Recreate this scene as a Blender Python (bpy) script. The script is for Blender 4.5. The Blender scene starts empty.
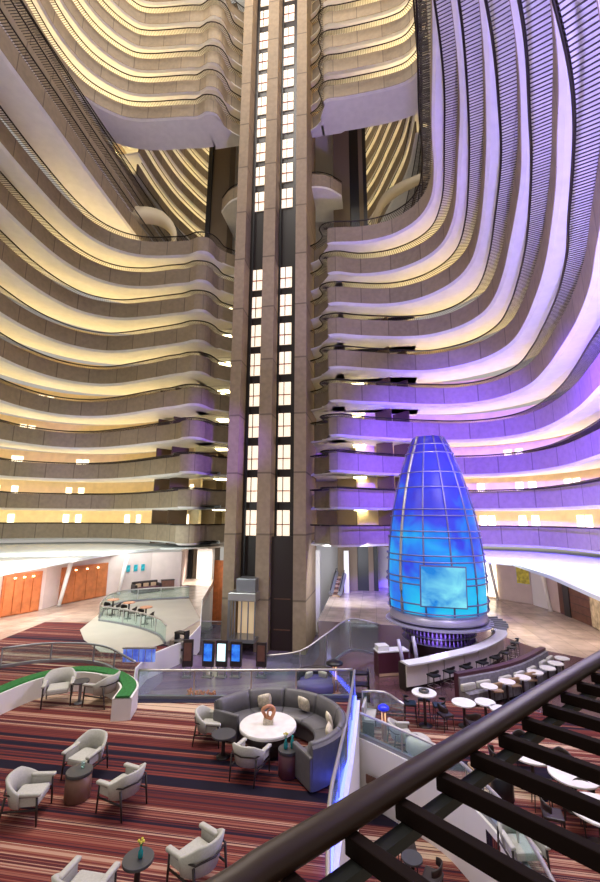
import bpy, bmesh, math, random
from mathutils import Vector, Matrix
random.seed(4)
SC = bpy.context.scene
COL = SC.collection
PI = math.pi

# ------------------------------------------------------------------ camera
F_PX = 413.0
TH, YAW, ROLL = math.radians(10.8), math.radians(10.0), math.radians(0.27)
CO = Vector((0, 0, 8.0))
fw = Vector((-math.sin(YAW)*math.cos(TH), math.cos(YAW)*math.cos(TH), math.sin(TH)))
rt = Vector((math.cos(YAW), math.sin(YAW), 0))
up = rt.cross(fw)
rt, up = math.cos(ROLL)*rt + math.sin(ROLL)*up, -math.sin(ROLL)*rt + math.cos(ROLL)*up
cd = bpy.data.cameras.new('camera'); cam = bpy.data.objects.new('camera', cd); COL.objects.link(cam)
cam.matrix_world = Matrix(((rt.x, up.x, -fw.x, CO.x), (rt.y, up.y, -fw.y, CO.y), (rt.z, up.z, -fw.z, CO.z), (0, 0, 0, 1)))
cd.sensor_fit = 'VERTICAL'; cd.sensor_height = 36.0; cd.lens = F_PX/882*36
cd.clip_start = 0.02; cd.clip_end = 400
SC.camera = cam

def ray(x, y): return fw + (x-300)/F_PX*rt + (441-y)/F_PX*up
def at(x, y, z):                     # point of a horizontal level seen at a pixel
    d = ray(x, y); return CO + d*((z-CO.z)/d.z)
def atY(x, y, Y):
    d = ray(x, y); return CO + d*(Y/d.y)
def proj(p):
    q = Vector(p)-CO; w = q.dot(fw); return 300+F_PX*q.dot(rt)/w, 441-F_PX*q.dot(up)/w

# ------------------------------------------------------------------ materials
def mat(name, col, rough=0.6, metal=0.0, emit=None, estr=0.0, alpha=None, trans=0.0, noise=0.0, nscale=8.0, spec=0.5):
    m = bpy.data.materials.new(name); m.use_nodes = True
    nt = m.node_tree; b = nt.nodes['Principled BSDF']
    b.inputs['Base Color'].default_value = (*col, 1); b.inputs['Roughness'].default_value = rough
    b.inputs['Metallic'].default_value = metal; b.inputs['Specular IOR Level'].default_value = spec
    if emit: b.inputs['Emission Color'].default_value = (*emit, 1); b.inputs['Emission Strength'].default_value = estr
    if trans: b.inputs['Transmission Weight'].default_value = trans
    if alpha is not None: b.inputs['Alpha'].default_value = alpha
    if noise:
        tc = nt.nodes.new('ShaderNodeTexCoord'); n = nt.nodes.new('ShaderNodeTexNoise')
        n.inputs['Scale'].default_value = nscale; n.inputs['Detail'].default_value = 5
        r = nt.nodes.new('ShaderNodeValToRGB')
        r.color_ramp.elements[0].position = .3; r.color_ramp.elements[1].position = .7
        r.color_ramp.elements[0].color = (*[c*(1-noise) for c in col], 1)
        r.color_ramp.elements[1].color = (*[min(1, c*(1+noise)) for c in col], 1)
        nt.links.new(tc.outputs['Object'], n.inputs['Vector']); nt.links.new(n.outputs['Fac'], r.inputs['Fac'])
        nt.links.new(r.outputs['Color'], b.inputs['Base Color'])
    return m

def concrete_mat(name, col, panel=1.9):
    m = mat(name, col, .75)
    nt = m.node_tree; b = nt.nodes['Principled BSDF']
    uv = nt.nodes.new('ShaderNodeUVMap'); sp = nt.nodes.new('ShaderNodeSeparateXYZ')
    nt.links.new(uv.outputs['UV'], sp.inputs[0])
    d = nt.nodes.new('ShaderNodeMath'); d.operation = 'DIVIDE'; d.inputs[1].default_value = panel
    fr = nt.nodes.new('ShaderNodeMath'); fr.operation = 'FRACT'
    lt = nt.nodes.new('ShaderNodeMath'); lt.operation = 'LESS_THAN'; lt.inputs[1].default_value = .03
    fl = nt.nodes.new('ShaderNodeMath'); fl.operation = 'FLOOR'
    wn = nt.nodes.new('ShaderNodeTexWhiteNoise'); wn.noise_dimensions = '1D'
    nt.links.new(sp.outputs[0], d.inputs[0]); nt.links.new(d.outputs[0], fr.inputs[0]); nt.links.new(fr.outputs[0], lt.inputs[0])
    nt.links.new(d.outputs[0], fl.inputs[0]); nt.links.new(fl.outputs[0], wn.inputs['W'])
    tc = nt.nodes.new('ShaderNodeTexCoord'); n = nt.nodes.new('ShaderNodeTexNoise'); n.inputs['Scale'].default_value = 3.5; n.inputs['Detail'].default_value = 8
    nt.links.new(tc.outputs['Object'], n.inputs['Vector'])
    a = nt.nodes.new('ShaderNodeMath'); a.operation = 'MULTIPLY_ADD'; a.inputs[1].default_value = .35
    nt.links.new(wn.outputs['Value'], a.inputs[0]); nt.links.new(n.outputs['Fac'], a.inputs[2])
    r = nt.nodes.new('ShaderNodeValToRGB'); r.color_ramp.elements[0].position = .25; r.color_ramp.elements[1].position = 1.0
    r.color_ramp.elements[0].color = (*[c*.78 for c in col], 1); r.color_ramp.elements[1].color = (*[c*1.2 for c in col], 1)
    nt.links.new(a.outputs[0], r.inputs['Fac'])
    mx = nt.nodes.new('ShaderNodeMix'); mx.data_type = 'RGBA'; mx.inputs['B'].default_value = (*[c*.55 for c in col], 1)
    nt.links.new(lt.outputs[0], mx.inputs['Factor']); nt.links.new(r.outputs['Color'], mx.inputs['A'])
    nt.links.new(mx.outputs['Result'], b.inputs['Base Color'])
    return m

def carpet_mat(name, seed=0.0, scale=1.0, zones=None):
    m = mat(name, (.3, .1, .08), .9, spec=.15)
    nt = m.node_tree; b = nt.nodes['Principled BSDF']
    tc = nt.nodes.new('ShaderNodeTexCoord'); sp = nt.nodes.new('ShaderNodeSeparateXYZ')
    nt.links.new(tc.outputs['Object'], sp.inputs[0])
    sk = nt.nodes.new('ShaderNodeMath'); sk.operation = 'MULTIPLY_ADD'; sk.inputs[1].default_value = -.02   # a slight skew of the weave
    nt.links.new(sp.outputs[0], sk.inputs[0]); nt.links.new(sp.outputs[1], sk.inputs[2])
    def band(freq, off):
        q = nt.nodes.new('ShaderNodeMath'); q.operation = 'MULTIPLY_ADD'; q.inputs[1].default_value = freq*scale; q.inputs[2].default_value = off+seed
        nt.links.new(sk.outputs[0], q.inputs[0])
        f = nt.nodes.new('ShaderNodeMath'); f.operation = 'FLOOR'; nt.links.new(q.outputs[0], f.inputs[0])
        w = nt.nodes.new('ShaderNodeTexWhiteNoise'); w.noise_dimensions = '1D'; nt.links.new(f.outputs[0], w.inputs['W'])
        return w.outputs['Value']
    n = nt.nodes.new('ShaderNodeTexNoise'); n.noise_dimensions = '1D'; n.inputs['Scale'].default_value = .75*scale; n.inputs['Detail'].default_value = 1.5
    ad = nt.nodes.new('ShaderNodeMath'); ad.operation = 'ADD'; ad.inputs[1].default_value = seed
    nt.links.new(sk.outputs[0], ad.inputs[0]); nt.links.new(ad.outputs[0], n.inputs['W'])
    base_out = n.outputs['Fac']
    if zones:
        y0, y1 = zones[0][0], zones[-1][0]
        zm = nt.nodes.new('ShaderNodeMapRange'); zm.inputs['From Min'].default_value = y0; zm.inputs['From Max'].default_value = y1
        nt.links.new(sk.outputs[0], zm.inputs['Value'])
        zr_ = nt.nodes.new('ShaderNodeValToRGB'); e = zr_.color_ramp.elements
        e[0].position = 0; e[0].color = (*[zones[0][1]]*3, 1); e[1].position = 1; e[1].color = (*[zones[-1][1]]*3, 1)
        for y, v in zones[1:-1]:
            k = e.new((y-y0)/(y1-y0)); k.color = (v, v, v, 1)
        nt.links.new(zm.outputs['Result'], zr_.inputs['Fac'])
        mm = nt.nodes.new('ShaderNodeMath'); mm.operation = 'MULTIPLY_ADD'; mm.inputs[1].default_value = .45
        nt.links.new(n.outputs['Fac'], mm.inputs[0]); nt.links.new(zr_.outputs['Color'], mm.inputs[2]); base_out = mm.outputs[0]
    # wide colour families with finer threads
    s1 = nt.nodes.new('ShaderNodeMath'); s1.operation = 'MULTIPLY_ADD'; s1.inputs[1].default_value = .34; nt.links.new(band(8, 3.3), s1.inputs[0]); nt.links.new(base_out, s1.inputs[2])
    s2 = nt.nodes.new('ShaderNodeMath'); s2.operation = 'MULTIPLY_ADD'; s2.inputs[1].default_value = .22; nt.links.new(band(23, 9.1), s2.inputs[0]); nt.links.new(s1.outputs[0], s2.inputs[2])
    s3 = nt.nodes.new('ShaderNodeMath'); s3.operation = 'MULTIPLY_ADD'; s3.inputs[1].default_value = .16; nt.links.new(band(58, 1.7), s3.inputs[0]); nt.links.new(s2.outputs[0], s3.inputs[2])
    r = nt.nodes.new('ShaderNodeValToRGB'); cr = r.color_ramp; cr.interpolation = 'CONSTANT'
    stops = [(0, (.012, .009, .02)), (.60, (.035, .014, .025)), (.68, (.10, .02, .02)), (.75, (.16, .035, .028)), (.83, (.085, .02, .024)), (.90, (.25, .09, .065)), (.97, (.42, .25, .18)), (1.03, (.06, .018, .03)), (1.09, (.58, .42, .30))]
    mp = nt.nodes.new('ShaderNodeMapRange'); mp.inputs['From Max'].default_value = 1.2
    nt.links.new(s3.outputs[0], mp.inputs['Value'])
    cr.elements[0].position = 0; cr.elements[0].color = (*stops[0][1], 1)
    cr.elements[1].position = stops[1][0]/1.2; cr.elements[1].color = (*stops[1][1], 1)
    for p, c in stops[2:]:
        e = cr.elements.new(p/1.2); e.color = (*c, 1)
    nt.links.new(mp.outputs['Result'], r.inputs['Fac']); nt.links.new(r.outputs['Color'], b.inputs['Base Color'])
    return m

def glow_glass_mat(name):            # the lit skin of the sculpture: soft clouds of cyan, blue and violet
    m = mat(name, (.02, .02, .15), .3, spec=.2)
    nt = m.node_tree; b = nt.nodes['Principled BSDF']
    tc = nt.nodes.new('ShaderNodeTexCoord'); sp = nt.nodes.new('ShaderNodeSeparateXYZ'); nt.links.new(tc.outputs['Object'], sp.inputs[0])
    n = nt.nodes.new('ShaderNodeTexNoise'); n.inputs['Scale'].default_value = .62; n.inputs['Detail'].default_value = 3.5; n.inputs['Distortion'].default_value = .5
    nt.links.new(tc.outputs['Object'], n.inputs['Vector'])
    h = nt.nodes.new('ShaderNodeMapRange'); h.inputs['From Min'].default_value = 0.6; h.inputs['From Max'].default_value = 6.0; h.inputs['To Min'].default_value = .34; h.inputs['To Max'].default_value = -.12
    nt.links.new(sp.outputs[2], h.inputs['Value'])
    g = nt.nodes.new('ShaderNodeMath'); g.operation = 'MULTIPLY_ADD'; g.inputs[1].default_value = 1.15; nt.links.new(n.outputs['Fac'], g.inputs[0]); nt.links.new(h.outputs['Result'], g.inputs[2])
    r = nt.nodes.new('ShaderNodeValToRGB'); cr = r.color_ramp
    cr.elements[0].position = .35; cr.elements[0].color = (.045, .02, .50, 1)
    cr.elements[1].position = 1.0; cr.elements[1].color = (.02, .62, .95, 1)
    e = cr.elements.new(.62); e.color = (.035, .06, .80, 1)
    e = cr.elements.new(.8); e.color = (.01, .30, .95, 1)
    nt.links.new(g.outputs[0], r.inputs['Fac'])
    nt.links.new(r.outputs['Color'], b.inputs['Emission Color']); b.inputs['Emission Strength'].default_value = .86
    return m

def screen_mat(name, c0, c1, s, scale=2.0, rot=0):
    m = mat(name, (.01, .01, .02), .2)
    nt = m.node_tree; b = nt.nodes['Principled BSDF']
    tc = nt.nodes.new('ShaderNodeTexCoord'); n = nt.nodes.new('ShaderNodeTexNoise'); n.inputs['Scale'].default_value = scale; n.inputs['Detail'].default_value = 4
    n.inputs['Distortion'].default_value = .6
    nt.links.new(tc.outputs['Object'], n.inputs['Vector'])
    r = nt.nodes.new('ShaderNodeValToRGB'); r.color_ramp.elements[0].position = .35; r.color_ramp.elements[1].position = .68
    r.color_ramp.elements[0].color = (*c0, 1); r.color_ramp.elements[1].color = (*c1, 1)
    nt.links.new(n.outputs['Fac'], r.inputs['Fac']); nt.links.new(r.outputs['Color'], b.inputs['Emission Color']); b.inputs['Emission Strength'].default_value = s
    return m

def glass_mat(name, tint=(.75, .95, .92), mix=.80):
    m = bpy.data.materials.new(name); m.use_nodes = True; nt = m.node_tree; nt.nodes.clear()
    o = nt.nodes.new('ShaderNodeOutputMaterial'); t = nt.nodes.new('ShaderNodeBsdfTransparent'); g = nt.nodes.new('ShaderNodeBsdfGlossy')
    t.inputs[0].default_value = (*tint, 1); g.inputs['Roughness'].default_value = .05; g.inputs[0].default_value = (.8, 1, .97, 1)
    d = nt.nodes.new('ShaderNodeBsdfDiffuse'); d.inputs[0].default_value = (.45, .75, .70, 1)
    x1 = nt.nodes.new('ShaderNodeMixShader'); x1.inputs[0].default_value = .10
    x2 = nt.nodes.new('ShaderNodeMixShader'); x2.inputs[0].default_value = 1-mix
    nt.links.new(g.outputs[0], x1.inputs[2]); nt.links.new(t.outputs[0], x1.inputs[1])
    nt.links.new(x1.outputs[0], x2.inputs[1]); nt.links.new(d.outputs[0], x2.inputs[2]); nt.links.new(x2.outputs[0], o.inputs[0])
    return m

def tile_mat(name, col, rough, scale=1.0, mortar=.01):
    m = mat(name, col, rough)
    nt = m.node_tree; b = nt.nodes['Principled BSDF']
    tc = nt.nodes.new('ShaderNodeTexCoord'); br = nt.nodes.new('ShaderNodeTexBrick')
    br.inputs['Scale'].default_value = scale; br.inputs['Mortar Size'].default_value = mortar; br.offset = 0
    br.inputs['Color1'].default_value = (*[c*.88 for c in col], 1); br.inputs['Color2'].default_value = (*[min(1, c*1.12) for c in col], 1)
    br.inputs['Mortar'].default_value = (*[c*.6 for c in col], 1); br.inputs['Brick Width'].default_value = .8; br.inputs['Row Height'].default_value = .8
    nt.links.new(tc.outputs['Object'], br.inputs['Vector'])
    n = nt.nodes.new('ShaderNodeTexNoise'); n.inputs['Scale'].default_value = 1.6; n.inputs['Detail'].default_value = 7
    nt.links.new(tc.outputs['Object'], n.inputs['Vector'])
    mx = nt.nodes.new('ShaderNodeMix'); mx.data_type = 'RGBA'; mx.blend_type = 'OVERLAY'; mx.inputs['Factor'].default_value = .55
    nt.links.new(br.outputs['Color'], mx.inputs['A']); nt.links.new(n.outputs['Fac'], mx.inputs['B'])
    nt.links.new(mx.outputs['Result'], b.inputs['Base Color'])
    return m

M = {}
M['concrete'] = concrete_mat('panelled concrete', (.30, .232, .158))
M['tower'] = concrete_mat('tower concrete', (.36, .27, .185), 4.0)
M['soffit'] = mat('white plaster soffit', (.74, .71, .68), .6, noise=.05, nscale=2)
M['cream'] = mat('cream corridor wall', (.80, .64, .40), .7, noise=.08, nscale=2)
M['brownwall'] = mat('brown wall panel', (.10, .055, .03), .6)
M['deck'] = mat('deck', (.3, .26, .22), .8)
M['rail'] = mat('dark bronze', (.022, .014, .012), .32, .6)
M['channel'] = mat('dark grey green channel', (.02, .022, .02), .5, .2)
M['fgrail'] = mat('brown bronze', (.024, .010, .006), .42, .2, spec=.35)
M['fgslat'] = mat('dark brown bar', (.012, .006, .005), .8, spec=.08)
M['slat'] = mat('dark slat', (.035, .022, .018), .55)
M['cove'] = mat('warm cove light', (1, .8, .5), emit=(1, .86, .46), estr=13.5)  # glow of the hidden strips added to give the corridors warm light
M['fill_high'] = mat('warm cove light of the upper storeys', (1, .8, .5), emit=(1, .88, .50), estr=22.0)
M['door_light'] = mat('lit doorway', (1, .95, .85), emit=(1, .87, .62), estr=2.6)
M['win'] = mat('lit landing', (1, .9, .8), emit=(1, .80, .60), estr=1.05)
M['shaft'] = mat('dark shaft', (.018, .010, .010), .4)
M['shaft_panel'] = mat('dark brown panel', (.028, .014, .014), .35)
M['red'] = mat('red handrail', (.35, .03, .02), .5)
M['black'] = mat('black', (.008, .008, .01), .4)
M['white'] = mat('white plaster', (.80, .78, .76), .6)
M['ledge'] = mat('white ledge', (.86, .88, .86), .6)
M['lobbywall'] = mat('lobby plaster', (.62, .50, .46), .7, noise=.06, nscale=2)
M['wood_door'] = mat('orange wood door', (.50, .155, .05), .4, noise=.25, nscale=3)
M['brownwood'] = mat('brown wood panel', (.13, .055, .035), .5, noise=.25, nscale=4)
M['carpet'] = carpet_mat('striped carpet', 0.0, 1.0, [(4, .34), (5.0, .40), (5.7, .33), (6.4, .24), (7.1, .27), (7.6, .20), (8.2, .10), (8.9, .12), (9.4, .26), (9.9, .40), (10.5, .38), (11.2, .28), (13, .30), (15, .20), (17, .26), (22, .26)])
M['carpet_main'] = carpet_mat('striped carpet of the bar', 5.0, 1.25)
M['navy'] = mat('dark navy carpet border', (.012, .010, .035), .9)
M['tile'] = tile_mat('polished stone floor', (.45, .36, .30), .22, .9)
M['tile_dark'] = tile_mat('purple grey stone floor', (.15, .105, .19), .14, .8)
M['woodfloor'] = tile_mat('dark wood floor', (.095, .045, .055), .22, 1.6)
M['fabric'] = mat('pale grey upholstery', (.47, .46, .42), .85, noise=.08, nscale=30, spec=.2)
M['cushion'] = mat('cream cushion', (.62, .55, .44), .9, noise=.25, nscale=25, spec=.1)
M['sofa'] = mat('grey leather', (.125, .12, .13), .42, noise=.08, nscale=12)
M['darkwood'] = mat('dark wood', (.025, .016, .014), .45)
M['marble'] = mat('white marble', (.76, .73, .72), .25, noise=.10, nscale=5)
M['tabletop'] = mat('dark round top', (.06, .06, .065), .35)
M['copper'] = mat('copper wood', (.55, .24, .13), .4)
M['teal'] = mat('teal glass', (.01, .22, .24), .2)
M['glass'] = glass_mat('balustrade glass', (.90, .98, .97), .97)
M['glass_blue'] = glass_mat('blue lit glass', (.62, .68, 1.0), .92)
M['led'] = mat('blue light strip', (.1, .1, 1), emit=(.10, .13, 1), estr=5)
M['metal'] = mat('brushed metal', (.55, .53, .52), .35, .8)
M['greymetal'] = mat('grey metal', (.30, .31, .34), .35, .6)
M['turf'] = mat('green turf', (.025, .16, .035), .95, noise=.4, nscale=20)
M['egg'] = glow_glass_mat('glowing skin')
M['lilac'] = mat('lilac metal', (.42, .40, .58), .35, .3)
M['eggrib'] = mat('rib metal', (.20, .19, .42), .35, .5)
M['eggscreen'] = screen_mat('sculpture screen', (.0, .22, .72), (.25, .85, .95), 1.0, 1.1)
M['kiosk_screen'] = screen_mat('kiosk blue screen', (.0, .05, .55), (.05, .30, .95), 1.1, 4)
M['kiosk_white'] = mat('kiosk white screen', (.5, .8, .8), emit=(.65, .95, 1), estr=1.3)
M['bar_top'] = mat('white bar top', (.74, .74, .78), .25)
M['bar_front'] = mat('backlit bar front panel', (.68, .62, .58), .4)
M['maroon'] = mat('maroon leather', (.065, .015, .028), .4)
M['banq'] = mat('grey banquette fabric', (.17, .16, .19), .8, noise=.3, nscale=10)
M['yellow'] = mat('yellow art', (.62, .55, .06), .5, noise=.4, nscale=5)
M['art_teal'] = mat('teal art', (.02, .35, .42), .5, noise=.5, nscale=8)
M['tan'] = mat('tan upholstery', (.45, .30, .19), .8)
M['purple_sofa'] = mat('violet upholstery', (.055, .045, .25), .6)
M['orange_bits'] = mat('orange flowers', (.55, .12, .04), .7)
M['terrace'] = mat('pale terrace floor', (.50, .45, .38), .4, noise=.06, nscale=1)
M['beige'] = mat('beige plaster', (.55, .46, .32), .7)
M['lamp_blue'] = mat('blue lamp cap', (.02, .03, .6), .3, emit=(.03, .05, 1), estr=.3)
M['lamp_glow'] = mat('lamp flame tube', (1, .6, .3), emit=(1, .55, .25), estr=1.2)
M['bottle'] = mat('violet lit bottles', (.20, .13, .40), .15)
M['stone'] = mat('patterned stone', (.45, .36, .22), .8, noise=.5, nscale=4)

# ------------------------------------------------------------------ object helpers
def obj(name, bm, m, parent=None, smooth=False):
    me = bpy.data.meshes.new(name); bm.normal_update(); bm.to_mesh(me); bm.free()
    ms = m if isinstance(m, (list, tuple)) else [m]
    for k in ms: me.materials.append(M[k] if isinstance(k, str) else k)
    if smooth:
        for p in me.polygons: p.use_smooth = True
    o = bpy.data.objects.new(name, me); COL.objects.link(o)
    if parent: o.parent = parent
    return o
def tag(o, label, cat, group=None):
    o['label'] = label; o['category'] = cat
    if group: o['group'] = group
    return o
def thing(name, label, cat, loc=(0, 0, 0), rz=0.0, group=None):
    o = bpy.data.objects.new(name, None); COL.objects.link(o); o.location = loc; o.rotation_euler = (0, 0, rz)
    return tag(o, label, cat, group)
def struct(name, bm, m):
    o = obj(name, bm, m); o['kind'] = 'structure'; return o
def dup(root, loc, rz, label=None):
    kids = {}
    def cp(o, par):
        c = o.copy(); COL.objects.link(c)
        if par: c.parent = par
        for ch in o.children: cp(ch, c)
        return c
    r = cp(root, None); r.location = loc; r.rotation_euler = (0, 0, rz)
    if label: r['label'] = label
    return r
def BM(): return bmesh.new()
def box(bm, c, s, rz=0.0, bev=0.0, tilt=None):
    r = bmesh.ops.create_cube(bm, size=1)
    vs = r['verts']
    mt = Matrix.Translation(Vector(c)) @ Matrix.Rotation(rz, 4, 'Z')
    if tilt: mt = mt @ Matrix.Rotation(tilt[0], 4, tilt[1])
    bmesh.ops.transform(bm, matrix=mt @ Matrix.Diagonal((*s, 1)), verts=vs)
    if bev:
        es = {e for v in vs for e in v.link_edges}
        bmesh.ops.bevel(bm, geom=list(es), offset=bev, segments=2, affect='EDGES', profile=.6)
    return bm
def lathe(bm, prof, c=(0, 0, 0), n=24, cap=True):
    rings = []
    for r, z in prof:
        rings.append([bm.verts.new((c[0]+r*math.cos(2*PI*i/n), c[1]+r*math.sin(2*PI*i/n), c[2]+z)) for i in range(n)])
    for a, b in zip(rings, rings[1:]):
        for i in range(n): bm.faces.new((a[i], a[(i+1) % n], b[(i+1) % n], b[i]))
    if cap:
        bm.faces.new(list(reversed(rings[0]))); bm.faces.new(rings[-1])
    return bm
def tube(bm, pts, r, n=8, closed=False):
    pts = [Vector(p) for p in pts]; rings = []
    N = len(pts)
    for i, p in enumerate(pts):
        a = pts[(i-1) % N] if (closed or i > 0) else p; b = pts[(i+1) % N] if (closed or i < N-1) else p
        t = (b-a).normalized(); x = t.cross(Vector((0, 0, 1)))
        if x.length < 1e-3: x = t.cross(Vector((0, 1, 0)))
        x.normalize(); y = x.cross(t)
        rr = r[i] if isinstance(r, (list, tuple)) else r
        rings.append([bm.verts.new(p+rr*(math.cos(2*PI*k/n)*x+math.sin(2*PI*k/n)*y)) for k in range(n)])
    pr = list(zip(rings, rings[1:])) + ([(rings[-1], rings[0])] if closed else [])
    for a, b in pr:
        for k in range(n): bm.faces.new((a[k], b[k], b[(k+1) % n], a[(k+1) % n]))
    if not closed:
        bm.faces.new(rings[0]); bm.faces.new(list(reversed(rings[-1])))
    return bm
def rings_mesh(bm, rings, closed_ring=True, caps=True, uvlen=None):
    uvl = bm.loops.layers.uv.verify()
    V = [[bm.verts.new(p) for p in r] for r in rings]
    n = len(rings[0])
    for i in range(len(V)-1):
        for k in range(n if closed_ring else n-1):
            k2 = (k+1) % n
            f = bm.faces.new((V[i][k], V[i][k2], V[i+1][k2], V[i+1][k]))
            if uvlen:
                for l, (u, v) in zip(f.loops, ((uvlen[i], k), (uvlen[i], k+1), (uvlen[i+1], k+1), (uvlen[i+1], k))): l[uvl].uv = (u, v)
    if caps and closed_ring:
        bm.faces.new(list(reversed(V[0]))); bm.faces.new(V[-1])
    bmesh.ops.recalc_face_normals(bm, faces=bm.faces)
    return bm
def prism(bm, poly, z0, z1):
    a = [bm.verts.new((x, y, z0)) for x, y in poly]; b = [bm.verts.new((x, y, z1)) for x, y in poly]
    n = len(poly)
    for i in range(n): bm.faces.new((a[i], a[(i+1) % n], b[(i+1) % n], b[i]))
    bm.faces.new(list(reversed(a))); bm.faces.new(b)
    bmesh.ops.recalc_face_normals(bm, faces=bm.faces)
    return bm

def smooth_path(pts, step=.45):
    pts = [Vector((*p[:2], p[2] if len(p) > 2 else 0)) for p in pts]
    P = [2*pts[0]-pts[1]] + pts + [2*pts[-1]-pts[-2]]
    out = []
    for i in range(1, len(P)-2):
        p0, p1, p2, p3 = P[i-1:i+3]
        n = max(2, int((p2-p1).length/step)+1)
        for k in range(n):
            t = k/n
            out.append(.5*((2*p1)+(-p0+p2)*t+(2*p0-5*p1+4*p2-p3)*t*t+(-p0+3*p1-3*p2+p3)*t**3))
    out.append(pts[-1].copy())
    return out
def arclen(p):
    s = [0.0]
    for a, b in zip(p, p[1:]): s.append(s[-1]+(b-a).length)
    return s
def path_normals(p, side):           # unit normals; side=+1: right of the walking direction
    ns = []
    for i in range(len(p)):
        t = (p[min(i+1, len(p)-1)]-p[max(i-1, 0)]).normalized()
        ns.append(Vector((t.y, -t.x, 0))*side)
    return ns

# ------------------------------------------------------------------ balconies
def zl(k):
    if k <= 9: return 10.02+2.36*(k-1)
    return {10: 31.8, 11: 34.15, 12: 36.5, 13: 38.9}.get(k, 41.26+2.43*(k-14))
ORD = ['ground', 'first', 'second', 'third', 'fourth', 'fifth', 'sixth', 'seventh', 'eighth', 'ninth', 'tenth', 'eleventh', 'twelfth',
       'thirteenth', 'fourteenth', 'fifteenth', 'sixteenth', 'seventeenth', 'eighteenth', 'nineteenth', 'twentieth', 'twenty-first', 'twenty-second', 'twenty-third']

LEFT = {
 9: [(-14.5, 2), (-17.2, 8.5), (-18.4, 14.7), (-18.9, 18.6), (-19.0, 21.4), (-18.6, 23.3), (-17.6, 24.6), (-16.2, 25.3), (-14.2, 25.6)],
 8: [(-15.5, 3), (-18.4, 10), (-19.5, 16.2), (-19.9, 19.5), (-19.9, 22), (-19.3, 23.9), (-18.1, 25.1), (-16.4, 25.6), (-14.4, 25.6)],
 7: [(-16.8, 4), (-19.6, 12), (-20.6, 17.7), (-21.0, 20.6), (-20.8, 23.2), (-20, 24.8), (-18.4, 25.7), (-16.4, 25.8), (-14.3, 25.7)],
 6: [(-18, 5), (-20.8, 13), (-21.9, 19.3), (-22.1, 22.4), (-21.4, 24.7), (-20, 26.0), (-18.3, 26.3), (-15.5, 26.0), (-14.0, 25.8)],
 5: [(-19, 7), (-21.8, 14.5), (-22.8, 20.6), (-23.0, 23.2), (-22.4, 25.4), (-21, 26.7), (-19.2, 27.0), (-16, 26.3), (-14.2, 25.8)],
 4: [(-20, 8), (-23, 16), (-24.1, 22.2), (-24.1, 25), (-23.2, 26.8), (-21.3, 27.6), (-18.7, 27.3), (-15.2, 26.2), (-13.8, 25.9)],
 3: [(-21, 9), (-24.4, 18), (-25.4, 24), (-25.0, 26.3), (-23.7, 27.9), (-21.5, 28.4), (-18.9, 27.9), (-15.2, 26.7), (-13.6, 26.1)],
 2: [(-22, 11), (-26, 20), (-27, 25.9), (-26.5, 27.4), (-24.8, 28.8), (-22.2, 29.5), (-19.1, 28.9), (-15.4, 27.2), (-13.6, 26.3)],
 1: [(-23, 12), (-27.2, 21), (-28, 27.2), (-27.2, 28.9), (-25.1, 30.2), (-21.6, 30.9), (-18.4, 29.9), (-15, 27.8), (-13.4, 26.4)],
 0: [(-23, 12), (-27.2, 21), (-28, 27.2), (-27.2, 28.9), (-25.1, 30.2), (-21.6, 30.9), (-18.4, 29.9), (-15, 27.8), (-13.4, 26.4)],
 10: [(-13, 2), (-16, 8), (-16.8, 12.5), (-17.2, 17.7), (-17.6, 23.4), (-17.9, 30), (-17.8, 38), (-16, 43), (-12, 46)],
 11: [(-14, 3), (-17, 9), (-17.6, 13.6), (-18.1, 19.6), (-18.3, 24.1), (-18.6, 30), (-18.4, 38), (-16.5, 43.5), (-12, 46.5)],
 12: [(-15, 4), (-18, 10), (-18.7, 15.3), (-19.0, 21.7), (-19.1, 25), (-19.3, 31), (-19, 38.5), (-17, 44), (-12, 47)],
 13: [(-16.3, 5), (-19.4, 11), (-20.2, 16.6), (-20.4, 23.6), (-20.4, 26), (-20.3, 32), (-19.7, 39), (-17.5, 44.5), (-12, 47.5)],
 14: [(-18, 5), (-20.5, 12), (-21.1, 17.7), (-21.3, 20.4), (-20.8, 22.7), (-19.3, 24.4), (-17.6, 25.1), (-14.2, 25.5)],
}
for k in range(15, 21):
    d = (k-14)*.25
    LEFT[k] = [(x+(d if x < -20 else d*.5 if x < -19 else 0), y) for x, y in LEFT[14]]
BUMP_L = [(-13.2, 25.65), (-12.5, 25.42), (-11.8, 25.5), (-11.25, 25.9), (-11.0, 26.6), (-10.9, 27.3), (-10.2, 28.0), (-9.8, 28.3)]
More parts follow.
